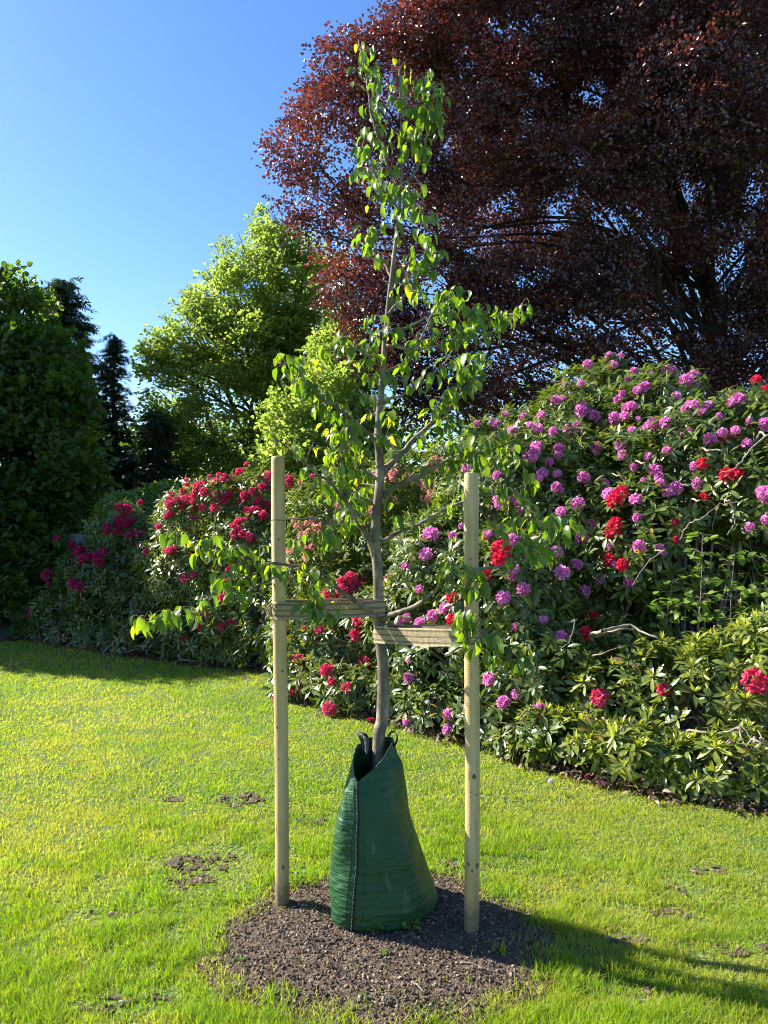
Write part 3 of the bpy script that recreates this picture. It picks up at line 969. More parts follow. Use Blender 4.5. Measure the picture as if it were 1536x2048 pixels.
def conifer(px, pytop, d, rpx, label, dens, seed, name="spruce", full=0.75, group="dark conifers beyond the lawn", pexp=0.8, zlow=0.4):
    rs = np.random.default_rng(seed)
    top = P(px, pytop, d)
    base = np.array((top[0], d, 0))
    H = top[2]
    Rm = pr(rpx, d)
    o = empty(name, base, label, "tree", group)
    g = Geo()
    V, Fs = tube([base - (0, 0, .1), base + (0, 0, H * .5), base + (0, 0, H)], [H * 0.017, H * 0.010, 0.008], 8)
    g.add(V, Fs)
    pos, dirs, scs = [], [], []
    nb = int(dens)
    for k in range(nb):
        t = zlow / H + (1 - zlow / H) * ((k + rs.random()) / nb) ** 0.85
        Lb = Rm * min(1.0, (1 - t) ** pexp / full ** pexp) * rs.uniform(0.6, 1.15) + 0.05
        a = rs.random() * 6.283
        dv = np.array((math.cos(a), math.sin(a), 0))
        s = np.linspace(0, 1, 7)[:, None]
        z0 = t * H
        droop = Lb * 0.35 * (s ** 1.3) - Lb * 0.18 * s ** 3 - Lb * 0.12 * (t > 0.8) * s
        pth = base + dv * Lb * s + np.concatenate([s * 0, s * 0, z0 - droop], 1)
        V, Fs = tube(pth, np.linspace(0.02, 0.004, 7), 4)
        g.add(V, Fs)
        m = max(3, int(Lb * 9))
        for j in range(m):
            u = rs.random() ** 0.7
            i = u * 5.99
            q = pth[int(i)] * (1 - i % 1) + pth[int(i) + 1] * (i % 1)
            pos.append(q + rs.normal(0, 0.05, 3)); side = rs.choice([-1, 1])
            dirs.append(nrm(dv * 0.8 + np.array((-dv[1], dv[0], 0)) * side * rs.uniform(0, 0.9) + np.array((0, 0, rs.uniform(-0.55, 0.1)))))
            scs.append(rs.uniform(0.28, 0.5) * (0.6 + 0.4 * min(1, Lb)))
    g.build("trunk", M_barkdark, o)
    pos, dirs, scs = np.array(pos), np.array(dirs), np.array(scs)
    n = len(pos)
    zz = nrm(np.array((0, 0, 1.0)) + rs.normal(0, .3, (n, 3))); y = nrm(np.cross(zz, dirs))
    M = np.stack([dirs, y, np.cross(dirs, y)], -1)
    g = Geo()
    t = rs.integers(0, 2, n)
    for j in range(2):
        k = t == j
        scatter(g, needle_tuft(seed * 3 + j), pos[k], M[k], scs[k], 0.45 + rs.normal(0, .15, k.sum()))
    g.build("crown", M_spruce, o)


conifer(128, 560, 17, 82, "broad dense dark spruce with double leader behind the left edge tree", 520, 31, full=0.55, pexp=0.55)
conifer(98, 568, 17.4, 70, "dark spruce top just left of the broad dense spruce", 260, 32, full=0.5, pexp=0.6)
conifer(228, 672, 16.5, 52, "slim pointed spruce standing alone against the sky", 300, 33, full=0.72, pexp=1.1)
conifer(312, 822, 16, 70, "short dark spruce right of the slim pointed one", 240, 34, full=0.6, pexp=0.7)
conifer(268, 905, 17.5, 50, "small shaded spruce between the slim and the short spruces", 200, 35, full=0.6, pexp=0.7)
conifer(160, 850, 15.5, 70, "low dark spruce in front of the broad dense spruce", 300, 36, full=0.6, pexp=0.6)

# a bit of stone wall seen behind the shrubs
o = empty("garden_wall", (P(175, 1070, 12.2)[0], 12.2, 0), "grey stone garden wall glimpsed behind the dark red rhododendron", "wall")
g = Geo()
wx = P(175, 1070, 12.2)[0]
for r in range(6):
    x = wx - 1.3 + (r % 2) * 0.12
    while x < wx + 1.3:
        wd = rng.uniform(0.2, 0.38)
        a, b, z0, z1 = x + .006, x + wd - .006, r * 0.23 + .006, r * 0.23 + 0.224
        y0 = 12.1 + rng.uniform(-.015, .015)
        V = np.array([(a, y0, z0), (b, y0, z0), (b, y0, z1), (a, y0, z1), (a, 12.35, z0), (b, 12.35, z0), (b, 12.35, z1), (a, 12.35, z1)])
        g.add(V, np.array([(0, 1, 2, 3), (5, 4, 7, 6), (1, 5, 6, 2), (4, 0, 3, 7), (3, 2, 6, 7), (4, 5, 1, 0)]))
        x += wd
g.build("masonry", M_stone, o, smooth=False)


# ------------------------------------------------------------------ rhododendrons
def whorl(seed, n, L, W, lo, hi, new=0, bend=0.6):
    rs = np.random.default_rng(seed)
    parts = []
    for k in range(n):
        a = k / n * 6.283 + rs.normal(0, .25)
        e = rs.uniform(lo, hi)
        v, f, tt = leaf_hi(L * rs.uniform(.75, 1.1), W * rs.uniform(.85, 1.1), 3, 0.18, rs.uniform(0.3, 1.0) * bend, 'ob')
        M = rot('z', a) @ rot('y', -e)
        parts.append(xf((v, f, tt + rs.normal(0, .08)), M, rot('z', a) @ np.array((0.012, 0, rs.uniform(-.02, .01)))))
    for k in range(new):
        a = k / new * 6.283 + rs.normal(0, .3)
        v, f, tt = leaf_hi(L * rs.uniform(.45, .75), W * .55, 2, 0.3, 0.2, 'ob')
        M = rot('z', a) @ rot('y', -rs.uniform(0.9, 1.35))
        parts.append(xf((v, f, tt + 0.45), M, np.array((0, 0, .01))))
    return merge(parts)


def truss_mesh(name, m, seed, R=0.065, n=16, pet=5, ragged=0.0):
    rs = np.random.default_rng(seed)
    g = Geo()
    for k in range(n):
        z = 1 - 1.25 * (k + 0.5) / n
        a = k * 2.4 + rs.normal(0, .2)
        rr = math.sqrt(max(0, 1 - z * z))
        dv = nrm(np.array((rr * math.cos(a), rr * math.sin(a), z)) + rs.normal(0, .08 + ragged, 3))
        c = dv * R * rs.uniform(0.5, 0.68)
        M = frames(dv[None], np.array([rs.random() * 6]))[0]
        tb = rs.uniform(0.2, 0.8)
        for q in range(pet):
            b = q / pet * 6.283
            s = R * rs.uniform(0.48, 0.66)
            # a petal: rises out of the tube and flares outwards, with a waved rim
            V = np.array([(0.10, -.05, 0), (0.10, .05, 0), (0.40, .26, .42), (0.42, -.26, .40), (0.88, .30, .58), (0.95, 0.0, .66 + rs.normal(0, .06)), (0.86, -.30, .56), (0.42, 0, .34)]) * s
            V = V @ rot('z', b).T @ M.T + c
            g.add(V, [np.array([(0, 1, 2, 7), (0, 7, 3, 0)])[:1], np.array([(7, 2, 4, 5), (7, 5, 6, 3)]), np.array([(0, 7, 3)])], np.clip(tb + rs.normal(0, .12) + np.array((-.3, -.3, 0, 0, .12, .15, .12, -.1)), 0, 1))
    o = g.build(name, m, smooth=False)
    me = o.data
    bpy.data.objects.remove(o)
    return me


def hit(L, px, py):
    """where the camera's line of sight meets the shrub"""
    d = nrm(ray(px, py)); o = np.array((0, 0, CAMZ))
    best, bc, miss, mp = None, None, 1e9, None
    for q in L:
        c = np.array(q[:3]); oc = c - o; t = oc @ d
        dist = np.linalg.norm(oc - d * t)
        if dist < q[3]:
            th = t - math.sqrt(q[3] ** 2 - dist ** 2)
            if best is None or th < best: best, bc = th, c
        if dist - q[3] < miss: miss, mp, mc = dist - q[3], t, c
    if best is None: best, bc = mp, mc
    p = o + d * best
    return p, nrm(p - bc)


W_RHO = [whorl(100 + k, 9, .100, .030, -0.35, 0.75, 0) for k in range(4)]
W_NEW = [whorl(110 + k, 8, .105, .028, -0.2, 0.6, 6) for k in range(4)]
W_SMALL = [whorl(120 + k, 8, .075, .024, -0.2, 0.9, 0) for k in range(3)]


def shrub(name, label, cat, L, dens, W, m, flowers=(), meshes=(), seed=1, size=1.0, group="flowering shrubs in the bed", newfrac=0.0, tb=0.0, yel=0.03, stems=10, gap=0.0,
          whorlat=True, fname="flower_head", fscale=1.0, up=0.55):
    L = np.array(L)
    cx, cy = L[:, 0].mean(), L[:, 1].mean()
    o = empty(name, (cx, cy, 0), label, cat, group)
    area = (4 * np.pi * L[:, 3] ** 2).sum()
    n = int(area * dens)
    p, dr, idx = sample_lumps(L, n, 0.55, 0.35, 0.06, 0.7, seed=seed, gap=gap, gscale=4.5)
    axis = nrm(dr * 0.8 + (0, 0, up) + rng.normal(0, .32, p.shape))
    fl = []
    for f in flowers:
        q, nn = hit(L, f[0], f[1])
        ax = nrm(nn * 0.75 + np.array((-0.15, -0.25, 0.6)))
        fl.append((q + nn * rng.uniform(-.05, .02), ax, f))
    if fl and whorlat:
        p = np.concatenate([p] + [np.array([q - a * 0.035 for q, a, _ in fl])])
        axis = np.concatenate([axis] + [np.array([a for _, a, _ in fl])])
    g = Geo()
    n = len(p)
    M = frames(axis)
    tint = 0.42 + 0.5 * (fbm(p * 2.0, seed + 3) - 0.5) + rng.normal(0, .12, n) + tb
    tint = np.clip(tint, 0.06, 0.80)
    tint = np.where(rng.random(n) < yel, 0.0, tint)
    isnew = rng.random(n) < newfrac
    t = rng.integers(0, len(W), n)
    for j in range(len(W)):
        k = (t == j) & ~isnew
        scatter(g, W[j], p[k], M[k], size * rng.uniform(.75, 1.2, k.sum()), tint[k])
        k = (t == j) & isnew
        scatter(g, W_NEW[j % 4], p[k], M[k], size * rng.uniform(.8, 1.15, k.sum()), tint[k])
    g.build("foliage", m, o)
    g = Geo()
    rs = np.random.default_rng(seed)
    for q in L:
        for _ in range(stems if q[3] > .2 else 0):
            a = np.array((q[0] * .7 + cx * .3 + rs.normal(0, .15), q[1] * .8 + cy * .2 + 0.12 + rs.normal(0, .1), 0.0))
            e = q[:3] + nrm(rs.normal(0, 1, 3) + (0, 0, .3)) * q[3] * rs.uniform(.45, .82)
            if e[2] < .05: continue
            m1 = a * .65 + q[:3] * .35 + rs.normal(0, .12, 3)
            m2 = q[:3] * .6 + e * .4 + rs.normal(0, .08, 3)
            m1[2] = abs(m1[2])
            pp = catmull([a, m1, m2, e], 4) 
            pp[1:-1] += rs.normal(0, 0.012, pp[1:-1].shape)
            V, Fs = tube(pp, np.linspace(rs.uniform(.009, .018), .0028, len(pp)), 5)
            g.add(V, Fs)
    g.build("stems", M_twig, o)
    for k, (q, ax, f) in enumerate(fl):
        me = meshes[k % len(meshes)] if len(f) < 4 else f[3][k % len(f[3])]
        fo = bpy.data.objects.new(fname, me)
        COL.objects.link(fo)
        fo.location = tuple(q)
        fo.rotation_euler = Vector(ax).to_track_quat('Z', 'Y').to_euler()
        dist = q[1]
        s = (f[2] if len(f) > 2 else 1.0) * fscale * rs.uniform(.68, 1.15)
        fo.scale = (s, s, s * rs.uniform(.85, 1.0))
        fo.parent = o
        fo.matrix_parent_inverse = o.matrix_world.inverted()
    return o


T_P = [truss_mesh("flower_head", M_purple, 200 + k, .060) for k in range(4)]
T_PR = [truss_mesh("flower_head", M_purple, 210 + k, .062, 10, 5, .25) for k in range(3)]
T_R = [truss_mesh("flower_head", M_red, 220 + k, .060) for k in range(3)]
T_K = [truss_mesh("flower_head", M_pinkred, 230 + k, .062) for k in range(4)]
T_A = [truss_mesh("flower_head", M_peach, 240 + k, .050, 11, 5, .15) for k in range(3)]
T_W = [truss_mesh("flower_head", M_wine, 250 + k, .070) for k in range(3)]

L_PL = [lump(*a) for a in [(1000, 1000, 6.6, 140), (1090, 950, 6.7, 125), (1130, 880, 7.0, 100), (1175, 800, 7.2, 72), (1180, 745, 7.3, 26), (1225, 735, 7.3, 24), (900, 1150, 6.3, 120), (1010, 1190, 5.9, 150), (1090, 1330, 5.6, 140), (910, 1320, 6.0, 120),
                           (830, 1240, 6.4, 95), (850, 1400, 6.2, 70), (970, 1420, 5.7, 85), (1030, 870, 7.3, 55), (960, 880, 7.3, 40), (1150, 1050, 6.3, 120), (1180, 960, 6.6, 100), (850, 1090, 6.6, 70), (1060, 1440, 5.4, 60)]]
L_PRR = [lump(*a) for a in [(1300, 850, 6.7, 95), (1400, 940, 6.2, 150), (1480, 890, 6, 110), (1540, 1000, 5.8, 160), (1260, 960, 6.4, 120), (1300, 1090, 6.0, 150), (1420, 1150, 6.6, 150), (1570, 1200, 6.3, 160),
                            (1240, 1190, 6.2, 115), (1375, 800, 6.8, 52), (1290, 772, 7, 42), (1475, 815, 6.2, 42), (1530, 790, 6, 30), (1235, 850, 6.8, 80), (1330, 745, 7, 22), (1650, 950, 5.8, 180), (1388, 760, 6.8, 18)]]
L_FR = [lump(*a) for a in [(1250, 1390, 5.2, 115), (1370, 1400, 5.0, 125), (1490, 1380, 4.9, 125), (1610, 1350, 4.8, 150), (1180, 1450, 5.25, 75), (1290, 1480, 4.95, 75), (1410, 1480, 4.85, 80), (1530, 1480, 4.75, 80), (1130, 1440, 5.35, 60), (1500, 1270, 5.2, 60),
                           (1230, 1280, 5.5, 50), (1640, 1500, 4.6, 80)]]
L_MR = [lump(*a) for a in [(680, 1190, 7.3, 80), (620, 1270, 7.2, 90), (700, 1310, 7.0, 105), (765, 1240, 6.9, 80), (640, 1370, 6.95, 50), (740, 1390, 6.75, 52), (800, 1350, 6.6, 60), (590, 1350, 7.2, 40)]]
L_AZ = [lump(*a) for a in [(640, 1040, 7.9, 85), (720, 1010, 7.8, 90), (820, 980, 7.6, 85), (880, 1000, 7.4, 70), (760, 1090, 7.5, 90), (650, 1120, 7.6, 80), (890, 920, 7.7, 45), (600, 1180, 7.8, 60), (820, 1080, 7.3, 60), (690, 950, 8, 45)]]
L_RT = [lump(*a) for a in [(450, 1020, 8.9, 75), (380, 1050, 9.0, 75), (520, 1005, 8.8, 66), (590, 1000, 8.8, 52), (500, 1100, 8.6, 100), (400, 1140, 8.8, 100), (470, 1210, 8.5, 95), (550, 1230, 8.2, 85), (390, 1250, 8.7, 68), (520, 1290, 8.1, 52), (330, 1120, 9.1, 60),
                           (570, 1110, 8.3, 60), (440, 1290, 8.4, 40)]]
L_DR = [lump(*a) for a in [(245, 1060, 9.9, 60), (170, 1150, 10, 58), (120, 1210, 10.1, 48), (230, 1180, 9.7, 90), (300, 1220, 9.3, 75), (180, 1250, 9.9, 55), (95, 1250, 10.2, 35), (290, 1100, 9.7, 62), (340, 1280, 9.0, 45), (250, 1285, 9.5, 40), (140, 1280, 9.9, 30)]]
L_GL = [lump(*a) for a in [(240, 1035, 11.2, 52), (290, 1015, 11.2, 42), (215, 1070, 11, 42), (330, 1000, 11.4, 36)]]



def fringe(x0, x1, step, r, back=0.0):
    out = []
    for q in np.arange(x0, x1, step):
        gx = G(q, 1500)[0] / G(q, 1500)[1]           # direction of the sight line
        yy = 6.0
        for _ in range(20): yy = float(bed_front(np.array(gx * yy))) + r * .85 + back
        out.append((gx * yy, yy, r * .75 + rng.uniform(-.04, .05), r * rng.uniform(.85, 1.15)))
    return out


L_PL += fringe(800, 1080, 30, .19, .03)
L_FR += fringe(1090, 1560, 30, .19, .06)
L_MR += fringe(590, 800, 32, .20)
L_RT += fringe(410, 580, 28, .22)
L_DR += fringe(90, 400, 34, .22)
FP1 = [(1173, 722), (1217, 702, .6), (1228, 728), (1127, 770), (1110, 793), (1162, 768, .8), (1167, 803), (1162, 822), (1187, 833), (1083, 827), (1074, 848), (1106, 864), (1137, 852), (1160, 846), (1209, 848), (1194, 896),
       (1007, 822, .8), (980, 839), (1019, 854), (1042, 833), (954, 848, .8), (1072, 894), (1064, 911), (1118, 896), (1099, 923), (1087, 946), (1114, 946), (1112, 974), (1168, 951), (1213, 961), (1003, 1003, 1.2), (994, 946),
       (1042, 1012), (1156, 1005), (1122, 1024), (1093, 1045), (1164, 1073), (1188, 1051), (973, 1062, .8), (1026, 1073), (1114, 1104), (1124, 1146), (1026, 1138), (1171, 1146), (1049, 1177, 1.15), (1007, 1196),
       (1085, 1230), (1124, 1270, 1.1), (1032, 1255, .7), (980, 1358), (1032, 1390), (1007, 1406, .9), (1082, 1419), (861, 1069, 1.15), (850, 1107, 1.1), (812, 1134), (906, 1069, .9), (924, 1052, .8), (836, 1179), (885, 1218, 1.1),
       (867, 1235), (838, 1245, 1.1), (812, 1235), (795, 1247, .9), (1027, 1146), (812, 1358, .9), (814, 1320, .8), (898, 1458), (896, 1431), (812, 1446, .9), (1070, 903), (1164, 1182), (930, 935, .8), (1040, 1000), (1150, 1130, .8), (950, 1010, .8),
       (700, 1153 + 9999, 1)][:-1]
def extra(L, frac):
    """the smaller, half hidden heads beside the big ones"""
    return [(a[0] + rng.normal(0, 16), a[1] + rng.normal(0, 14), rng.uniform(.55, .85)) for a in L if rng.random() < frac]


FR1 = [(1001, 1096, 1.5, T_R), (1003, 1118, 1.3, T_R), (967, 1150, 1.0, T_R), (906, 1196, 1.2, T_R), (908, 1239, 1.2, T_R), (1240, 1089, 1.2, T_R), (1177, 1264, 1.05, T_R), (1194, 1224, 1.0, T_R)]
FP2 = [(1270, 743), (1305, 743), (1326, 736), (1345, 740), (1373, 760, 1.1), (1389, 747), (1274, 774), (1288, 766), (1244, 789, .8), (1255, 758), (1354, 791), (1475, 791, 1.1), (1389, 814), (1404, 822), (1417, 806, .8), (1250, 814),
       (1230, 835), (1251, 833), (1265, 858), (1295, 854), (1308, 850), (1333, 848), (1358, 860, .8), (1240, 883), (1421, 877, 1.1), (1490, 879), (1297, 913), (1269, 930), (1307, 940), (1269, 991), (1339, 974, 1.2), (1356, 967), (1397, 969),
       (1387, 932, .7), (1217, 988), (1272, 1030), (1278, 1093), (1320, 1100), (1528, 986), (1532, 848), (1257, 1167), (1204, 1156), (1214, 1110 - 20, .8), (1440, 830, .8), (1500, 840, .8), (1532, 1040), (1245, 905, .8), (1330, 900, .7)]
FR2 = [(1515, 764, .9, T_R), (1532, 775, .8, T_R), (1456, 875, .9, T_R), (1406, 927, .8, T_R), (1450, 948, 1.1, T_R), (1468, 944, 1.0, T_R), (1406, 996, 1.0, T_R), (1240, 980, 1.1, T_R), (1230, 1005, 1.15, T_R), (1225, 1043, 1.15, T_R),
       (1219, 1060, 1.0, T_R), (1215, 1121, .95, T_R), (1246, 1129, 1.15, T_R), (1351, 1043, .65, T_R), (1354, 1079, .65, T_R)]
FF = [(1194, 1396, 1.25), (1511, 1363, 1.25), (1322, 1375, .6), (1452, 1412, .35)]
FM = [(703, 1153, 1.15), (730, 1153, 1.1), (715, 1173, 1.1), (773, 1161, 1.1), (684, 1181, 1.1), (650, 1194, 1.1), (721, 1237, 1.1), (713, 1265, 1.2), (736, 1130, .7), (596, 1317, 1.0), (730, 1329, 1.0), (656, 1343), (660, 1415), (588, 1388, .8),
      (621, 1423, .8), (764, 1290, .8), (640, 1262, .7), (690, 1375, .7), (775, 1175, .9)]
FT = [(340, 1000), (354, 1001), (366, 980), (376, 974), (398, 967), (406, 965), (384, 992), (363, 1011), (382, 1013), (400, 1016), (438, 951), (449, 954), (429, 964), (465, 951), (481, 946), (410, 985), (416, 984), (442, 984), (459, 987),
      (446, 998), (429, 1016), (478, 1003), (488, 990), (503, 980), (521, 951), (537, 967), (576, 957), (578, 966), (623, 954), (631, 972), (499, 1021), (508, 1016), (516, 1014), (534, 1010), (527, 1029), (472, 1044), (478, 1039),
      (475, 1058), (485, 1068), (468, 1065), (496, 1075), (509, 1078), (333, 1032), (338, 1026), (319, 1052), (338, 1102), (342, 1098), (291, 1104, .9), (366, 1158, .9), (455, 1143, .9), (457, 1161, .9), (464, 1244, 1.1), (439, 1256, .9),
      (364, 1283, .9), (408, 1226, .8), (446, 1195), (540, 945), (452, 1003), (390, 978), (494, 1014), (430, 990), (370, 1000), (518, 1000), (525, 975), (340, 1010)]
FD = [(237, 1016), (253, 1014), (279, 1008, .8), (264, 1043), (240, 1049), (215, 1058), (257, 1067), (143, 1087), (158, 1102), (169, 1098), (180, 1096), (207, 1107), (169, 1118), (196, 1120), (90, 1151), (149, 1168), (160, 1173), (97, 1168, .8),
      (240, 1040, .9), (188, 1108), (155, 1110), (273, 1066, .7), (56, 1220, .5)]
FA = []
for (cx_, cy_, n_, sx_, sy_) in [(630, 1055, 14, 45, 18), (700, 1045, 6, 30, 25), (610, 1100, 6, 25, 20), (780, 950, 12, 40, 16), (830, 970, 8, 35, 20), (760, 1000, 8, 30, 20), (890, 925, 8, 25, 20), (860, 1000, 8, 30, 20), (920, 1000, 7, 25, 20), (575, 1140, 5, 20, 25),
                                (690, 1010, 5, 40, 15), (960, 900, 4, 20, 15), (640, 1190, 4, 40, 20)]:
    FA += [(cx_ + rng.normal(0, sx_ * .6), cy_ + rng.normal(0, sy_ * .6), rng.uniform(.6, 1.0)) for _ in range(n_)]

FP1 = (FP1 + extra(FP1, .5))[:90]
FP2 = (FP2 + extra(FP2, .5))[:84]
FT = (FT + extra(FT, .5))[:98]
FM += extra(FM, .5)
FD += extra(FD, .4)
shrub("rhododendron", "tall rhododendron covered in lilac blooms directly behind the right stake", "shrub", L_PL, 135, W_RHO, M_rhodo, FP1 + FR1, T_P, 41, newfrac=.08, fscale=.82, gap=.40, stems=14)
shrub("rhododendron", "lilac rhododendron at the upper right edge, bare twigs and some red blooms", "shrub", L_PRR, 125, W_RHO, M_rhodo, FP2 + FR2, T_P, 42, newfrac=.08, gap=0.42, fscale=.82, stems=18)
shrub("rhododendron", "low leafy rhododendron with two crimson blooms at the lower right", "shrub", L_FR, 125, W_RHO, M_rhodo, FF, T_K, 43, newfrac=.6, size=.95, tb=0.15, gap=.43, stems=18)
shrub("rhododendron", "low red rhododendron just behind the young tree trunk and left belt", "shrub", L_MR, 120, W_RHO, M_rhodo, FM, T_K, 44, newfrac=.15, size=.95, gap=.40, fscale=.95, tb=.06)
shrub("azalea", "yellow-green azalea with faded peach blooms between the two stakes", "shrub", L_AZ, 170, W_SMALL, M_azalea, FA, T_A, 45, size=.95, yel=0, stems=8, gap=.38)
shrub("rhododendron", "rounded rhododendron massed with cherry red blooms left of the left stake", "shrub", L_RT, 110, W_RHO, M_rhodo, FT, T_K, 46, size=.9, newfrac=.14, fscale=.8, tb=.12, gap=.39)
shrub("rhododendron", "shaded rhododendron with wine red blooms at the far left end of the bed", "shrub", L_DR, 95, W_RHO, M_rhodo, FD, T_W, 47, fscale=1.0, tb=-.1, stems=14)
shrub("elder_bush", "small light green bush behind the shaded wine red rhododendron", "shrub", L_GL, 120, W_SMALL, M_sapling, (), (), 48, size=1.3, yel=0)

# low leafy ground cover at the foot of the shaded rhododendron
g = Geo()
n = 1500
x = rng.uniform(-5.0, -1.9, n); y = bed_front(x) + 0.15 + rng.random(n) * 0.7
M = frames(np.stack([rng.normal(0, .3, n), rng.normal(-.2, .3, n), np.ones(n)], -1))
for j in range(3):
    k = rng.integers(0, 3, n) == j
    scatter(g, W_SMALL[j], np.stack([x, y, rng.random(n) * 0.34 * np.clip((y - bed_front(x)) * 3, 0.2, 1) + .03], -1)[k], M[k], rng.uniform(.7, 1.3, k.sum()), 0.4 + rng.normal(0, .15, k.sum()))
tag(g.build("ground_cover", M_dark), "shaded leafy ground cover at the foot of the far left shrubs", kind="stuff")

# bare crooked twigs in front of the right hand rhododendron
BT = [[(1200, 1270), (1240, 1258), (1275, 1262), (1290, 1290)], [(1205, 1262), (1260, 1252), (1310, 1275), (1345, 1285)], [(1210, 1305), (1260, 1290), (1310, 1300)],
      [(1360, 1080), (1375, 1050), (1405, 1035), (1440, 1010), (1480, 1005)], [(1290, 925), (1305, 970), (1308, 1030)], [(1420, 900), (1450, 905), (1448, 940), (1480, 960)],
      [(1536, 870), (1500, 900), (1470, 935), (1440, 945)], [(1500, 1080), (1505, 1120), (1520, 1150), (1560, 1160)], [(1490, 1300), (1500, 1340), (1480, 1380)], [(1400, 1000), (1430, 1010), (1425, 1060)],
      [(1150, 1240), (1140, 1280), (1120, 1300)], [(1150, 930), (1200, 935), (1230, 925)], [(1180, 1160), (1172, 1200), (1190, 1150)], [(1460, 1000), (1470, 1040), (1455, 1070)], [(1240, 950), (1270, 1000), (1262, 1050)],
      [(1540, 1240), (1500, 1260), (1490, 1300), (1505, 1350)], [(1330, 1100), (1300, 1120), (1265, 1170)]]
o = empty("dead_shrub", (P(1400, 1200, 5.6)[0], 5.6, 0), "bare pale crooked branches poking through the right hand rhododendron", "shrub")
g = Geo()
for b in BT:
    d0 = hit(L_PRR, *b[0])[0][1] - .12 if b[0][1] < 1240 else 5.0
    b3 = [P(q[0], q[1], d0 + rng.normal(0, .08)) for q in b]
    pp = catmull(b3, 5); pp[1:-1] += rng.normal(0, .004, pp[1:-1].shape)
    r0 = .013 if b[0] == (1205, 1262) else rng.uniform(.0035, .007)
    V, Fs = tube(pp, np.linspace(r0, .0025, len(pp)), 6)
    g.add(V, Fs)
    root = pp[0]; V, Fs = tube(catmull([pp[0], pp[0] + (0.05, 0.35, -.15), (o.location.x + rng.normal(0, .2), 5.9, 0)], 5), np.linspace(r0, .014, 11), 6)
    g.add(V, Fs)
g.build("branches", M_twig, o)

# round-leaved saplings with thin straight stems
SP = [((1395, 1290), (1402, 1180), (1405, 1070), 5.25), ((1460, 1330), (1462, 1200), (1470, 1100), 5.15), ((1330, 1280), (1340, 1200), (1345, 1160), 5.4), ((1530, 1350), (1536, 1240), (1545, 1130), 5.0)]
LB = ["round-leaved bright green sapling in the middle of the right shrubs", "round-leaved green sapling with the tallest thin white stem at lower right",
      "shortest round-leaved sapling left of the other saplings", "round-leaved sapling at the very right edge of the photo"]
for j, (a, b, c, d) in enumerate(SP):
    base = np.array((P(a[0], a[1], d)[0], d, 0))
    o = empty("sapling", base, LB[j], "sapling", "pale green saplings in the bed")
    pth = catmull([base, P(*a, d), P(*b, d), P(*c, d)], 6)
    g = Geo(); V, Fs = tube(pth, np.linspace(.006, .002, len(pth)), 6); g.add(V, Fs)
    g2 = Geo()
    for k in range(60):
        i = rng.integers(4, len(pth)); q = pth[i]
        aa = rng.random() * 6.283
        e = q + np.array((math.cos(aa) * .11, math.sin(aa) * .11, rng.uniform(-.02, .06))) * rng.uniform(.4, 1.3)
        V, Fs = tube([q, (q + e) / 2 + (0, 0, .01), e], .0012, 4); g.add(V, Fs)
        m_ = rng.integers(2, 4)
        ax = nrm(np.stack([rng.normal(0, .4, m_), rng.normal(-.3, .4, m_), np.ones(m_)], -1))
        scatter(g2, leaf_hi(.062, .052, 3, .15, .5, 'ovate'), np.repeat(e[None], m_, 0), frames(ax), rng.uniform(.7, 1.15, m_), rng.random(m_))
    g.build("stem", M_twig, o); g2.build("foliage", M_sapling, o)

# ------------------------------------------------------------------ the young pear tree
TD = 3.16
trunk_px = [(757, 1760), (757, 1500), (764, 1440), (767, 1350), (762, 1290), (758, 1240), (757, 1200), (755, 1130), (751, 1080), (753, 1020), (758, 980), (760, 930), (756, 870), (761, 800), (766, 740), (770, 680), (776, 620), (785, 540), (793, 470), (800, 400),
            (804, 340), (803, 260), (800, 170), (797, 135)]
tw = [30, 25, 25, 24, 22, 21, 21, 20, 19, 18, 18, 17, 15, 13.5, 12, 11, 10.5, 9, 8, 6.5, 5, 4, 3, 2]
base = np.array((G(757, 1797)[0], TD, 0.0))
pear = empty("young_pear_tree", base, "young staked pear tree with green leaves in the centre of the lawn", "tree")
tp = [P(a, b, TD + 0.02 * math.sin(b / 90)) for a, b in trunk_px]
tp[0] = base - (0, 0, .05)
tp = np.array(tp)
tpath = catmull(tp, 5)
trad = np.interp(np.linspace(0, 1, len(tpath)), np.linspace(0, 1, len(tw)), [pr(q, TD) / 2 for q in tw])
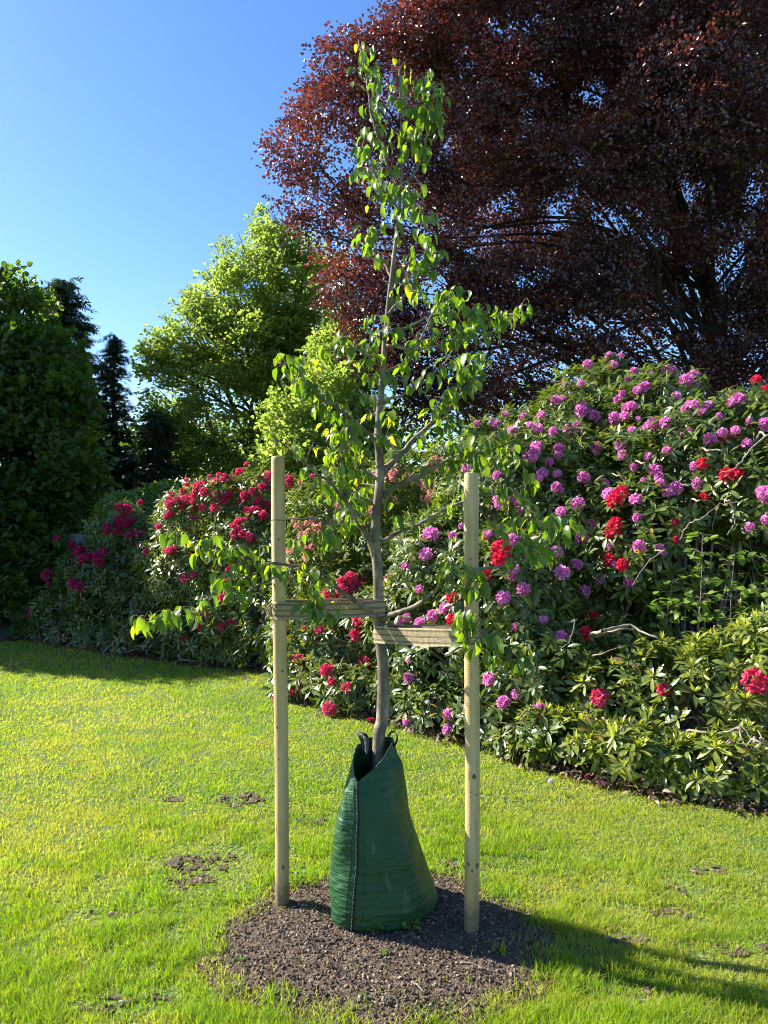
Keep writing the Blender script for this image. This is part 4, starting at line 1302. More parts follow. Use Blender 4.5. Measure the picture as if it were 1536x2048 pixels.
# swellings at branch unions and small knots
trad = trad * (1 + 0.03 * np.sin(np.arange(len(tpath)) * 1.7) + 0.012 * rng.normal(0, 1, len(tpath)).clip(-1, 1))
g = Geo()
V, Fs = tube(tpath, trad, 18, True)
Vn = V + (fbm(V * 60, 3)[:, None] - .5) * .0025 * nrm(V - np.repeat(tpath, 18, 0))
g.add(Vn, Fs)
g.build("trunk", M_pearbark, pear)
BR = [  # path, start width px, depth drift towards (-) or away (+) from the camera
    ([(765, 1240), (795, 1225), (830, 1212), (870, 1182), (905, 1150), (950, 1138)], 11, -.35),
    ([(950, 1138), (1030, 1128), (1080, 1090), (1130, 1050)], 5, -.40),
    ([(763, 1085), (790, 1068), (830, 1052), (870, 1030), (910, 1010), (950, 995), (1010, 985), (1060, 965)], 9, .15),
    ([(930, 1002), (960, 975), (985, 940)], 4, .15),
    ([(765, 992), (800, 968), (850, 948), (890, 922), (930, 905), (975, 890)], 12, -.20),
    ([(762, 945), (795, 915), (835, 872), (875, 838), (915, 800), (935, 770), (950, 735)], 14, .10),
    ([(835, 872), (855, 850), (885, 838), (950, 865)], 5, 0.05),
    ([(766, 802), (810, 788), (855, 760), (890, 725), (905, 700)], 6, -.25),
    ([(773, 742), (800, 730), (830, 708), (860, 690)], 5, .25),
    ([(773, 690), (830, 700), (880, 688), (930, 668), (965, 655)], 5.5, -.1),
    ([(776, 668), (820, 652), (865, 632), (915, 625), (980, 640), (1045, 618)], 6, .2),
    ([(830, 700), (850, 660), (870, 620), (900, 595)], 5, .1),
    ([(778, 628), (800, 600), (822, 575), (845, 540), (860, 505)], 7, -.1),
    ([(786, 560), (765, 520), (745, 490), (735, 462)], 5, .12),
    ([(797, 440), (815, 420), (840, 410), (848, 435)], 4, -.12),
    ([(798, 420), (775, 385), (750, 350), (735, 320), (725, 290)], 4.5, .12),
    ([(803, 372), (830, 345), (845, 310), (855, 260), (858, 200), (852, 150)], 5, -.05),
    ([(800, 380), (775, 330), (755, 270), (742, 225), (735, 175), (727, 125), (716, 88)], 5, .08),
    ([(803, 300), (825, 270), (838, 240)], 3, .12),
    ([(802, 240), (812, 200), (825, 185)], 2.5, -.1),
    ([(757, 1232), (735, 1218), (700, 1196), (660, 1166), (615, 1143), (570, 1128), (520, 1125), (470, 1105), (420, 1092), (365, 1075)], 9, -.28),
    ([(600, 1135), (560, 1150), (515, 1172), (470, 1200), (420, 1218), (370, 1232), (315, 1237), (290, 1240)], 4, -.45),
    ([(755, 1125), (738, 1080), (712, 1035), (692, 1000), (682, 950), (690, 900), (695, 870)], 14, -.12),
    ([(690, 1000), (660, 965), (620, 935), (580, 900), (535, 862)], 8, -.22),
    ([(690, 1055), (660, 1047), (625, 1038), (585, 1038), (542, 1041)], 6, -.15),
    ([(756, 1005), (730, 998), (700, 985), (680, 978), (660, 985)], 7, .1),
    ([(760, 962), (735, 945), (710, 925), (700, 905)], 7, -.1),
    ([(758, 972), (725, 968), (700, 966)], 4, .15),
    ([(755, 885), (735, 865), (705, 840), (672, 815), (640, 795), (612, 760), (585, 730), (555, 728)], 9, -.15),
    ([(762, 716), (735, 710), (705, 695), (675, 688), (655, 700)], 4, .1),
    ([(768, 680), (752, 672), (745, 662)], 3, -.08),
    ([(757, 905), (770, 880), (780, 845)], 3, -.1),
    ([(950, 1138), (945, 1180), (930, 1225), (935, 1280)], 3.5, -.42),
    ([(935, 1240), (975, 1270), (1010, 1305), (1045, 1325)], 3, -.45),
    ([(1000, 985), (1040, 1000), (1075, 1040), (1090, 1090)], 3, .0),
    ([(625, 1150), (618, 1190), (630, 1215)], 2.5, -.32),
    ([(690, 985), (672, 1020), (668, 1065)], 3, -.1),
]
allp, alld = [], []
for (pth, wd, dr_) in BR:
    n_ = len(pth)
    st = 0.0
    if pth[0][0] < 735 or pth[0][0] > 800: st = {(950, 1138): -.35, (930, 1002): .12, (835, 872): .05, (830, 700): -.05, (600, 1135): -.16, (690, 1000): -.08, (690, 1055): -.1, (935, 1240): -.42, (1000, 985): .13, (625, 1150): -.15, (690, 985): -.09}.get(pth[0], 0)
    ds = np.linspace(st, dr_, n_)
    ds = ds + np.concatenate([[0], rng.normal(0, .012, n_ - 1)])
    p3 = catmull([P(a, b, TD + e) for (a, b), e in zip(pth, ds)], 5)
    p3[2:-1] += rng.normal(0, .0016, p3[2:-1].shape)
    r0 = pr(wd, TD) / 2
    rr = np.linspace(r0, max(.0012, r0 * .28), len(p3))
    rr[:2] *= 1.15
    rr = rr * (1 + .14 * (rng.random(len(p3)) > .8))
    g = Geo()
    V, Fs = tube(p3, rr, 10, True)
    g.add(V, Fs)
    # short fruiting spurs
    for _ in range(max(1, n_ // 2)):
        i = rng.integers(2, len(p3))
        e = p3[i] + nrm(rng.normal(0, 1, 3) + (0, 0, .5)) * rng.uniform(.012, .035)
        V, Fs = tube([p3[i], e], [rr[i] * .6, .0015], 5, True); g.add(V, Fs)
    g.build("branch", M_pearbark, pear)
    allp.append(p3)
allp.append(tpath[len(tpath) // 3:])
allp = np.concatenate(allp)
CL = """716 87 4 2;735 108 12 3;705 148 10 3;750 138 16 6;757 170 12 3;708 175 8 2;762 195 10 2;740 235 6 2;765 215 12 4;772 240 8 1;790 130 8 2;808 132 6 2;800 165 10 3;782 180 8 2;835 158 8 3;855 160 14 3;872 180 20 8;
885 190 10 4;790 205 10 3;815 220 16 5;845 205 16 6;850 235 18 6;875 240 16 6;835 262 16 5;825 290 16 5;738 270 12 4;755 280 14 5;785 270 14 5;730 300 14 5;765 305 14 5;820 305 16 5;722 345 14 5;745 350 14 5;775 345 14 5;
855 310 10 3;872 265 12 4;800 380 22 9;770 375 14 4;755 390 14 4;825 395 18 6;845 425 14 5;858 440 10 3;810 425 14 4;740 405 8 2;735 462 14 4;722 480 10 3;765 465 14 4;752 490 14 5;788 462 10 3;758 515 12 3;745 508 8 2;
845 485 18 6;830 515 20 7;862 505 18 6;880 515 10 4;815 535 14 5;845 545 16 5;820 570 14 4;768 570 6 2;840 595 14 3;870 545 10 3;805 545 10 3;
895 600 18 5;925 595 20 6;885 635 18 5;930 630 22 7;965 625 18 6;985 645 16 5;1010 640 10 3;1042 620 14 5;1030 650 8 2;950 670 18 6;980 680 14 4;910 665 16 4;870 680 12 3;835 685 14 4;800 700 12 3;745 685 10 4;760 670 6 2;
680 680 14 5;660 705 12 3;700 700 6 2;645 715 6 1;555 723 8 2;585 722 10 3;600 735 12 4;625 735 8 2;612 768 12 3;640 785 12 4;635 825 14 4;655 815 14 4;670 845 16 5;692 830 14 5;650 868 8 2;628 892 6 1;695 875 18 6;
680 905 18 6;702 935 18 6;728 885 10 2;665 940 8 2;735 910 8 2;700 860 14 4;715 850 8 2;740 832 6 2;768 845 5 2;
660 975 10 3;678 985 12 4;715 955 14 5;735 985 10 3;655 1055 16 5;680 1065 18 6;668 1095 14 4;648 1080 10 3;705 1050 12 3;600 1080 12 3;700 1010 10 3;
880 800 18 6;872 818 12 3;905 788 10 3;925 755 14 5;952 728 20 7;965 750 14 4;940 740 12 3;830 1065 10 2;880 835 14 4;905 845 12 3;945 865 16 5;935 895 12 4;968 880 14 4;998 875 14 4;900 925 18 7;918 945 14 4;945 925 18 6;
975 925 18 6;940 965 10 3;1000 910 16 5;1025 925 14 4;955 980 8 2;1050 960 12 2;1030 905 10 3;915 890 10 3;
1040 1000 10 3;1010 1015 8 2;1050 1035 14 4;1075 1055 16 5;1092 1090 14 4;1030 1055 12 3;1112 1035 10 2;1143 1052 10 3;1060 1105 14 4;1000 1055 10 2;1095 1120 12 3;1035 1085 10 3;
895 1125 12 4;918 1140 16 5;940 1155 16 5;900 1168 14 4;958 1165 10 3;928 1178 10 3;935 1238 12 5;925 1265 12 4;940 1295 12 3;960 1245 8 2;985 1275 14 4;1010 1325 16 5;1040 1335 14 4;1020 1305 14 4;985 1305 10 3;1053 1300 8 2;
350 1068 12 4;335 1078 8 2;372 1098 6 1;412 1108 12 4;398 1095 8 2;432 1083 10 3;452 1108 12 3;440 1148 12 3;480 1098 14 4;492 1128 16 5;470 1148 14 4;500 1158 10 3;520 1100 8 2;462 1182 8 2;475 1190 12 3;540 1138 12 3;
535 1178 6 1;575 1150 10 3;602 1140 6 2;330 1228 14 4;308 1243 12 3;290 1242 6 2;362 1225 10 3;405 1213 6 1;382 1222 6 1;635 1207 16 6;650 1225 12 3;672 1210 6 1;622 1222 10 3;725 1140 0 0;690 940 14 4;655 905 8 2;752 640 10 3;795 655 10 3;748 755 10 3;785 765 12 3;742 800 10 3;790 835 12 3;735 735 10 2;800 740 10 3;782 590 8 2;730 1010 12 3;785 900 12 3;790 1010 12 3;800 1040 10 2"""
pts = [tuple(float(v) for v in c.split()) for c in CL.replace("\n", "").split(";")]
# leafy shoots all along the side branches, except the bare ones
for bi, (pth, wd, dr_) in enumerate(BR):
    if bi in (0, 24, 27): continue
    q = catmull([(a, b, 0) for a, b in pth], 4)
    for k in range(int(len(q) * .35), len(q), 2):
        if rng.random() < .62: pts.append((q[k][0] + rng.normal(0, 6), q[k][1] + rng.normal(0, 5) + 4, 10, 2))
LEAVES = [leaf_hi(1.0, .50, 5, .30, .9, 'ovate', .0), leaf_hi(1.0, .46, 5, .5, 1.5, 'ovate', .0), leaf_hi(1.0, .54, 5, .16, .55, 'ovate', .0), leaf_hi(1.0, .44, 5, .75, 1.1, 'ovate', .0)]
g = Geo(); gt = Geo()
lp, ld, ls, lt = [], [], [], []
dl = np.array([ray(1, 1)])
u_all = allp[:, 0] / allp[:, 1] * F + 768
v_all = 1040 - (allp[:, 2] - CAMZ) / allp[:, 1] * F
for (cx_, cy_, rp, nl_) in pts:
    if nl_ < 1: continue
    i = np.argmin(np.hypot(u_all - cx_, v_all - cy_ - 6))
    a = allp[i]
    e = P(cx_, cy_ - 8, a[1] + rng.normal(0, .03))
    dd = np.linalg.norm(e - a)
    if dd > .015:
        V, Fs = tube(catmull([a, (a + e) / 2 + (0, rng.normal(0, .01), .1 * dd), e], 4), np.linspace(.0026, .0013, 9), 6)
        gt.add(V, Fs)
    for k in range(int(round(nl_ * (1.25 if cy_ < 600 else 1.85)))):
        q = e + (a - e) * rng.random() * .35
        out = nrm(np.array((rng.normal(0, 1) * .75, rng.normal(0, 1) * .75, rng.normal(.15, .4))))
        pl = rng.uniform(.012, .032)
        s = q + out * pl + np.array((rng.normal(0, 1), rng.normal(0, 1), rng.normal(0, .8))) * pr(rp, TD) * .55
        V, Fs = tube([q, (q + s) / 2 + (0, 0, .006), s], .0008, 4); gt.add(V, Fs)
        lp.append(s)
        d_ = np.array((out[0] * .75 + rng.normal(0, .2), out[1] * .75, -rng.uniform(.25, 1.3)))
        ld.append(nrm(d_)); ls.append(rng.uniform(.040, .072) * (.62 if rp < 9 else 1)); lt.append((.8 + .2 * rng.random()) if rp < 9 or rng.random() < .03 else rng.uniform(.1, .75))
lp, ld, ls, lt = map(np.array, (lp, ld, ls, lt))
n = len(lp)
# the upper face turns outward and up
upv = nrm(np.stack([ld[:, 0], ld[:, 1], np.full(n, .8)], -1) + rng.normal(0, .35, (n, 3)))
y = nrm(np.cross(upv, ld))
M = np.stack([ld, y, np.cross(ld, y)], -1)
t = rng.integers(0, 4, n)
for j in range(4):
    k = t == j
    scatter(g, LEAVES[j], lp[k], M[k], ls[k], lt[k])
g.build("foliage", M_pear, pear)
gt.build("twigs", M_pearbark, pear)
print("pear leaves", n)


# ------------------------------------------------------------------ stakes
def stake(pxb, pyb, pxt, pyt, d, label, knots, R=.0285):
    b = G(pxb, pyb); b[2] = 0; d = b[1]
    t = P(pxt, pyt, d)
    o = empty("wooden_stake", b, label, "stake", "round pine stakes beside the young tree")
    zs = np.concatenate([[-.03, .0], np.linspace(.02, t[2] - .02, 90), [t[2] - .008, t[2] - .002, t[2]]])
    rr = np.full(len(zs), R); rr[-1] = R * .45; rr[-2] = R * .86; rr[-3] = R * .97
    rr[2:-3] *= 1 + .012 * np.sin(zs[2:-3] * 9) + .006 * rng.normal(0, 1, len(zs) - 5)
    s = np.clip(zs / t[2], 0, 1)
    pth = np.stack([b[0] + (t[0] - b[0]) * s + .003 * np.sin(zs * 3), np.full(len(zs), b[1]), zs], -1)
    V, Fs = tube(pth, rr, 40, True)
    g = Geo(); g.add(V, Fs)
    g.build("pole", M_stake, o)
    for (kx, kz, ks) in knots:
        c = np.array((np.interp(kz, zs, pth[:, 0]), b[1], kz))
        a = math.asin(np.clip(kx, -.9, .9))
        nn = np.array((math.sin(a), -math.cos(a), 0))
        u = np.array((math.cos(a), math.sin(a), 0))
        th = np.arange(18) * 6.283 / 18
        gg = Geo()
        ctr = c + nn * (R + .0022)
        ring = c + nn * (R + .0004) + ks * (u * np.cos(th)[:, None] * .75 + np.array((0, 0, 1)) * np.sin(th)[:, None])
        # wrap the rim round the pole
        rel = ring - c; rad = np.hypot(rel[:, 0], rel[:, 1])[:, None]
        ring[:, :2] = c[:2] + rel[:, :2] / rad * (R + .0003)
        V = np.vstack([ring, ctr]); f = np.array([(i, (i + 1) % 18, 18) for i in range(18)])
        gg.add(V, f)
        gg.build("knot", M_knot, o)
    return o, b, t


s1, s1b, s1t = stake(564, 1816, 557, 912, 3.09, "left round pine stake with milled rings and a slight outward lean", [(.3, .18, .010), (-.5, .75, .006), (.45, .98, .006), (-.35, .62, .005), (.2, 1.52, .005)])
s2, s2b, s2t = stake(943, 1872, 944, 945, 2.88, "right round pine stake with dark knots, its top hidden by pear leaves", [(.1, .62, .010), (.45, .55, .005), (-.35, .56, .004), (.6, .28, .011), (-.6, .285, .008), (-.1, .262, .006), (-.2, 1.45, .005)])


# ------------------------------------------------------------------ belts
def belt(sb, st_, z0, zt, name_label, tie_side):
    """a band of woven belt looped tightly round stake and trunk"""
    zc = (z0 + zt) / 2
    i = np.argmin(abs(tpath[:, 2] - zt)); c2 = tpath[i][:2]; r2 = trad[i] + .003
    f = z0 / st_[2]; c1 = (sb + (st_ - sb) * f)[:2]; r1 = .0315
    if c1[0] > c2[0]: (cl, rl, zl), (cr_, rr_, zr) = (c2, r2, zt), (c1, r1, z0)
    else: (cl, rl, zl), (cr_, rr_, zr) = (c1, r1, z0), (c2, r2, zt)
    ax = nrm(cr_ - cl); nr = np.array((ax[1], -ax[0]))      # nr points to the camera side
    loop = []
    for a in np.linspace(0, 1, 17):      # round the left end, from back to front
        th = math.pi * a
        loop.append((*(cl + rl * (-nr * math.cos(th) - ax * math.sin(th))), zl))
    L_ = np.linalg.norm(cr_ - cl)
    a0, b0 = cl + nr * rl, cr_ + nr * rr_
    for a in np.linspace(0, 1, 24)[1:-1]:
        q = a0 + (b0 - a0) * a
        loop.append((*q, zl + (zr - zl) * a - .004 * math.sin(math.pi * a)))
    for a in np.linspace(0, 1, 17):
        th = math.pi * a
        loop.append((*(cr_ + rr_ * (nr * math.cos(th) + ax * math.sin(th))), zr))
    a0, b0 = cr_ - nr * rr_, cl - nr * rl
    for a in np.linspace(0, 1, 24)[1:-1]:
        q = a0 + (b0 - a0) * a
        loop.append((*q, zr + (zl - zr) * a + .003))
    loop = np.array(loop)
    n_ = len(loop)
    Wd = .070
    rows = 9
    V, T = [], []
    c_ = loop[:, :2].mean(0)
    tang = nrm(np.roll(loop, -1, 0) - np.roll(loop, 1, 0))
    nout = np.stack([-tang[:, 1], tang[:, 0]], -1) * -1
    if np.mean(np.sum(nout * (loop[:, :2] - c_), 1)) < 0: nout = -nout
    for side, offs in ((0, .0018), (1, -.0012)):
        for r in range(rows):
            u = r / (rows - 1)
            wob = .0012 * np.sin(np.arange(n_) * .9 + r) + .0014 * (abs(u - .5) > .45)
            q = loop.copy()
            q[:, :2] += nout * (offs + wob)[:, None]
            q[:, 2] += (u - .5) * Wd + .0015 * np.sin(np.arange(n_) * .5) * (1 if u > .9 else (-1 if u < .1 else 0))
            V.append(q); T.append(np.full(n_, u))
    V = np.concatenate(V); T = np.concatenate(T)
    j = np.arange(n_); j2 = (j + 1) % n_
    Fq = []
    for side in (0, 1):
        for r in range(rows - 1):
            a, b = (side * rows + r) * n_, (side * rows + r + 1) * n_
            Fq.append(np.stack([a + j, a + j2, b + j2, b + j], -1))
    for r in (0, rows - 1):
        a, b = r * n_, (rows + r) * n_
        Fq.append(np.stack([a + j, a + j2, b + j2, b + j], -1))
    g = Geo(); g.add(V, np.concatenate(Fq), T)
    ctr = (*((cl + cr_) / 2), zc)
    o = empty("tree_tie", ctr, name_label, "tree tie", "woven belts tying the tree to its stakes")
    g.build("webbing", M_belt, o)
    # frayed tail nailed to the outer side of the stake
    g = Geo()
    oc = c1; sg = -1 if tie_side == 'l' else 1
    for k in range(26):
        a = np.array((oc[0] + sg * .030, oc[1] - .004 + rng.normal(0, .006), z0 + rng.uniform(-.034, .034)))
        e = np.array((oc[0] + sg * rng.uniform(.036, .056), oc[1] - .006 + rng.normal(0, .008), z0 - .012 + rng.uniform(-.02, .02) + (.03 if rng.random() > .8 else 0)))
        V, Fs = tube([a, (a + e) / 2 + (0, 0, .004), e], [.0028, .002, .0008], 5); g.add(V, Fs, rng.choice([0.05, .3]))
    g.build("frayed_end", M_belt, o)
    for zz in (.018, -.016):
        g = Geo(); c = np.array((oc[0] + sg * .012, oc[1] - r1 - .003, z0 + zz))
        V, Fs = tube([c + (0, .004, 0), c, c - (0, .0012, 0)], [.0045, .0045, .002], 10, True); g.add(V, Fs)
        g.build("nail", M_knot, o)


belt(s1b, s1t, P(560, 1221, 3.09)[2], P(757, 1217, TD - .03)[2], "upper belt of woven jute tying the trunk to the left stake", 'l')
belt(s2b, s2t, P(943, 1277, 2.86)[2], P(757, 1271, TD - .03)[2], "lower belt of woven jute tying the trunk to the right stake", 'r')

# ------------------------------------------------------------------ watering bag
bag = empty("watering_bag", (0, 3.08, 0), "tall green plastic watering bag zipped around the foot of the young tree", "watering bag")
KZ = np.array([0, .035, .09, .25, .42, .50, .585, .62, .68])
# columns: L, Z(zip), FR, R, BR, BL  (x, y)
KP = np.array([
    [(-.195, 2.975), (-.118, 2.888), (.075, 2.915), (.205, 3.085), (.12, 3.24), (-.15, 3.18)],
    [(-.208, 2.975), (-.122, 2.872), (.100, 2.893), (.222, 3.095), (.13, 3.26), (-.14, 3.22)],
    [(-.212, 2.98), (-.117, 2.868), (.108, 2.890), (.205, 3.10), (.13, 3.27), (-.14, 3.22)],
    [(-.207, 2.975), (-.106, 2.880), (.085, 2.905), (.148, 3.09), (.09, 3.25), (-.14, 3.20)],
    [(-.184, 2.975), (-.102, 2.905), (.048, 2.93), (.100, 3.09), (.06, 3.23), (-.12, 3.20)],
    [(-.164, 2.985), (-.101, 2.925), (.028, 2.95), (.082, 3.09), (.05, 3.22), (-.11, 3.20)],
    [(-.135, 3.03), (-.101, 2.965), (.008, 2.99), (.064, 3.10), (.04, 3.21), (-.10, 3.20)],
    [(-.122, 3.06), (-.100, 2.99), (-.008, 3.01), (.044, 3.11), (.035, 3.20), (-.09, 3.20)],
    [(-.102, 3.10), (-.098, 3.03), (-.022, 3.045), (.028, 3.12), (.022, 3.19), (-.07, 3.19)]])
RIM = np.array([.655, .565, .615, .675, .665, .665])
NC, NR = 132, 110
cols = np.arange(NC) / NC * 6


def cyc(ctrl, t):
    i = np.floor(t).astype(int); f = (t - i)
    p0, p1, p2, p3 = (ctrl[(i + k) % 6] for k in (-1, 0, 1, 2))
    if ctrl.ndim == 2: f = f[:, None]
    return .5 * (2 * p1 + (p2 - p0) * f + (2 * p0 - 5 * p1 + 4 * p2 - p3) * f ** 2 + (-p0 + 3 * p1 - 3 * p2 + p3) * f ** 3)


rimz = np.interp(cols, [0, .5, 1, 2, 3, 3.5, 4, 5, 6], [.655, .625, .562, .630, .682, .678, .668, .662, .655])
# sharpen the V at the zip
V = np.zeros((NR, NC, 3))
for r in range(NR):
    tz = (r / (NR - 1)) ** 0.95
    for c in range(NC):
        pass
    z = tz * rimz
    pos = np.zeros((NC, 2))
    ctrl_z = np.stack([[np.interp(z_, KZ, KP[:, q, k_]) for z_ in z] for q in range(6) for k_ in range(2)], -1).reshape(NC, 6, 2)
    i = np.floor(cols).astype(int); f = (cols - i)[:, None]
    ar = np.arange(NC)
    p0, p1, p2, p3 = (ctrl_z[ar, (i + k) % 6] for k in (-1, 0, 1, 2))
    # mix of smooth spline and straight panel keeps the zip edge crisp
    smooth_ = .5 * (2 * p1 + (p2 - p0) * f + (2 * p0 - 5 * p1 + 4 * p2 - p3) * f ** 2 + (-p0 + 3 * p1 - 3 * p2 + p3) * f ** 3)
    V[r, :, :2] = smooth_
    V[r, :, 2] = z
cen = V[:, :, :2].mean(1)
d = V[:, :, :2] - cen[:, None]
nn = d / np.linalg.norm(d, axis=-1, keepdims=True)
zz = V[:, :, 2]
cz = np.minimum(abs(cols - 1), 6 - abs(cols - 1))[None]
pn = np.stack([cols[None].repeat(NR, 0) * 1.1, zz * 5, zz * 0], -1).reshape(-1, 3)
big = (fbm(pn, 91).reshape(NR, NC) - .5) * .016 * np.clip(zz * 6, 0, 1)
ph = zz * 2 * np.pi / .030 + 3.4 * fbm(pn * (1.5, 1.2, 1), 92).reshape(NR, NC) * 6
pleat = np.sin(ph) * .0022 * np.exp(-(cz / .55) ** 2) * np.clip((.50 - zz) * 6, 0, 1) * (0.4 + 1.0 * fbm(pn * 2, 94).reshape(NR, NC))
dp = np.stack([cols[None].repeat(NR, 0) * 2.2 + zz * 6, zz * 2.5, zz * 0], -1).reshape(-1, 3)
fold = (fbm(dp, 95).reshape(NR, NC) - .5) * .042 * np.clip((zz - .36) * 5, 0, 1)
crease = .0045 * (1 - abs(np.sin(cols[None] * 4.3 + zz * 16 + 3 * fbm(pn * 1.4, 97).reshape(NR, NC))) ** .6) * np.clip((zz - .30) * 4, 0, 1)
sag = .005 * np.sin(zz * 31 + 4 * fbm(pn, 98).reshape(NR, NC) + cols[None] * 1.2) * np.clip(zz * 8, 0, 1) * np.clip((.6 - zz) * 5, 0, 1) * (fbm(pn * 1.3, 99).reshape(NR, NC))
V[:, :, :2] += nn * (big + pleat + fold - crease + sag)[:, :, None]
V[:, :, 2] = np.maximum(V[:, :, 2], 0) + .012 + .02 * np.clip(1 - cz, 0, 1) * 0
g = Geo()
ii = np.arange(NR - 1)[:, None] * NC; jj = np.arange(NC)[None]
q = np.stack([ii + jj, ii + (jj + 1) % NC, ii + NC + (jj + 1) % NC, ii + NC + jj], -1).reshape(-1, 4)
# inner skin 2 mm inside, joined at the rim
V2 = V.copy(); V2[:, :, :2] -= nn * .002
NV = NR * NC
q2 = q[:, ::-1] + NV
top = (NR - 1) * NC
rimq = np.stack([top + jj[0], top + (jj[0] + 1) % NC, NV + top + (jj[0] + 1) % NC, NV + top + jj[0]], -1)
g.add(np.vstack([V.reshape(-1, 3), V2.reshape(-1, 3)]), np.concatenate([q, q2, rimq]))
g.build("bag_body", M_bag, bag)
# zip: a black tape standing proud of the front edge, with its teeth
zc = int(round(NC / 6))
zl = V[:, zc] + np.array((-.25, -1, 0)) * .003
g = Geo()
V_, Fs = tube(zl, .0042, 8, True); g.add(V_, Fs)
for k in range(0, NR, 1):
    c = zl[k] + np.array((-.25, -1, 0)) * .004
    V_, Fs = tube([c - (.0035, 0, 0), c + (.0035, 0, 0)], .0016, 5, True); g.add(V_, Fs)
V_, Fs = tube([zl[0] + (0, 0, .03), zl[0] + (0, -.004, .0), zl[0] + (.002, -.008, -.014)], [.006, .009, .007], 8, True); g.add(V_, Fs)
g.build("zip", M_black, bag)
for off in (-4, 4):
    sl_ = V[2:-8, zc + off] + nn[2:-8, zc + off][:, [0, 1, 1]] * (1, 1, 0) * .0008
    g = Geo(); V_, Fs = tube(sl_, .0011, 5); g.add(V_, Fs); g.build("seam", M_bag, bag)


def strap(pts, wd, wdir, m, name, parent):
    pth = catmull(pts, 6)
    wdir = nrm(np.array(wdir, float))
    t = nrm(np.gradient(pth, axis=0)); no = nrm(np.cross(t, wdir)) * .0012
    w2 = wdir * wd / 2
    V_ = np.stack([pth - w2 + no, pth + w2 + no, pth + w2 - no, pth - w2 - no], 1).reshape(-1, 3)
    n_ = len(pth)
    i_ = np.arange(n_ - 1)[:, None] * 4; j_ = np.arange(4)[None]
    qq = np.stack([i_ + j_, i_ + (j_ + 1) % 4, i_ + 4 + (j_ + 1) % 4, i_ + 4 + j_], -1).reshape(-1, 4)
    gg = Geo(); gg.add(V_, [qq, np.array([(3, 2, 1, 0)]), np.array([[(n_ - 1) * 4 + k for k in range(4)]])])
    return gg.build(name, m, parent, smooth=False), pth


dL = 3.11
h1, pth1 = strap([P(731, 1510, dL - .004), P(727, 1488, dL - .006), P(721, 1473, dL - .004), P(722, 1466, dL + .004), P(730, 1468, dL + .014), P(733, 1482, dL + .014), P(732, 1508, dL + .008)], .022, (.80, -.5, -.1), M_black, "handle", bag)
h2, pth2 = strap([P(776, 1510, dL + .02), P(775, 1490, dL + .02), P(778, 1470, dL + .02), P(787, 1463, dL + .015), P(794, 1471, dL + .01), P(793, 1484, dL + .01), P(784, 1497, dL + .01), P(777, 1512, dL + .01)], .020, (.22, -.97, 0), M_black, "handle", bag)
# faint worn lettering woven into the left handle
g = Geo()
for k in range(11):
    c = P(729.5 + k * .25, 1474 + k * 3.3, dL - .013)
    ww = rng.uniform(.0016, .0035); hh = rng.uniform(.0010, .0026)
    c = c + (rng.normal(0, .0012), 0, 0)
    V_ = np.array([c + (-ww, 0, -hh), c + (ww, -.0004, -hh), c + (ww, -.0004, hh), c + (-ww, 0, hh), c + (-ww, .0008, -hh), c + (ww, .0008, -hh), c + (ww, .0008, hh), c + (-ww, .0008, hh)])
    g.add(V_, np.array([(0, 1, 2, 3), (5, 4, 7, 6), (1, 5, 6, 2), (4, 0, 3, 7), (3, 2, 6, 7), (4, 5, 1, 0)]))
lab = g.build("lettering", M_white, bag, smooth=False)

# ------------------------------------------------------------------ small things on the ground
def clock(px, py, gx, gy, label, r=.018):
    b = G(gx, gy); b[2] = 0
    t = P(px, py, b[1])
    o = empty("dandelion_clock", b, label, "dandelion", "dandelion seed heads")
    pth = catmull([b, (b + t) / 2 + (.01, 0, 0), t], 6)
    g = Geo(); V_, Fs = tube(pth, .0022, 6); g.add(V_, Fs); g.build("stalk", M_stem, o)
    g = Geo()
    n_ = 150
    dv = nrm(rng.normal(0, 1, (n_, 3)))
    for k in range(n_):
        V_, Fs = tube([t + dv[k] * .003, t + dv[k] * r * .85], .00035, 3); g.add(V_, Fs)
        tn = frames(dv[k][None])[0]
        for a in range(3):
            th = a * 2.1
            e = t + dv[k] * r * 1.05 + (tn[:, 0] * math.cos(th) + tn[:, 1] * math.sin(th)) * r * .32
            V_, Fs = tube([t + dv[k] * r * .85, e], .00045, 3); g.add(V_, Fs)
    g.build("seed_head", M_pith, o)


clock(1454, 1478, 1462, 1565, "white dandelion clock on a tall stalk in front of the lower right shrub")
clock(855, 1404, 868, 1478, "small dandelion clock before the shrubs between tree trunk and right stake", .016)
clock(1101, 1562, 1116, 1592, "low dandelion clock in the lawn near the bed edge", .014)


def fallen(px, py, me, s, label, grp="fallen blooms on the lawn", name="fallen_flower"):
    b = G(px, py); b[2] = .024
    o = bpy.data.objects.new(name, me); COL.objects.link(o)
    o.location = tuple(b); o.rotation_euler = (rng.uniform(-.4, .4), rng.uniform(-.4, .4), rng.random() * 6); o.scale = (s, s, s * .6)
    tag(o, label, "flower", grp)


fallen(1177, 1560, T_R[0], .45, "small red fallen bloom on the lawn, leftmost of three by the bed edge")
fallen(1201, 1574, T_PR[0], .45, "pink fallen bloom on the lawn just right of the small red one")
fallen(1304, 1576, T_PR[1], .5, "pink fallen bloom at the edge of the dark mulch")
fallen(742, 1446, T_K[1], .45, "pinkish red fallen bloom on the lawn beside the trunk")
fallen(707, 1436, T_K[2], .35, "tiny red fallen bloom left of the trunk at the bed edge")
fallen(548, 1400, T_K[0], .4, "red fallen bloom just left of the left stake")


def one(name, g, m, label, cat, group=None, loc=(0, 0, 0)):
    return tag(g.build(name, m), label, cat, group)


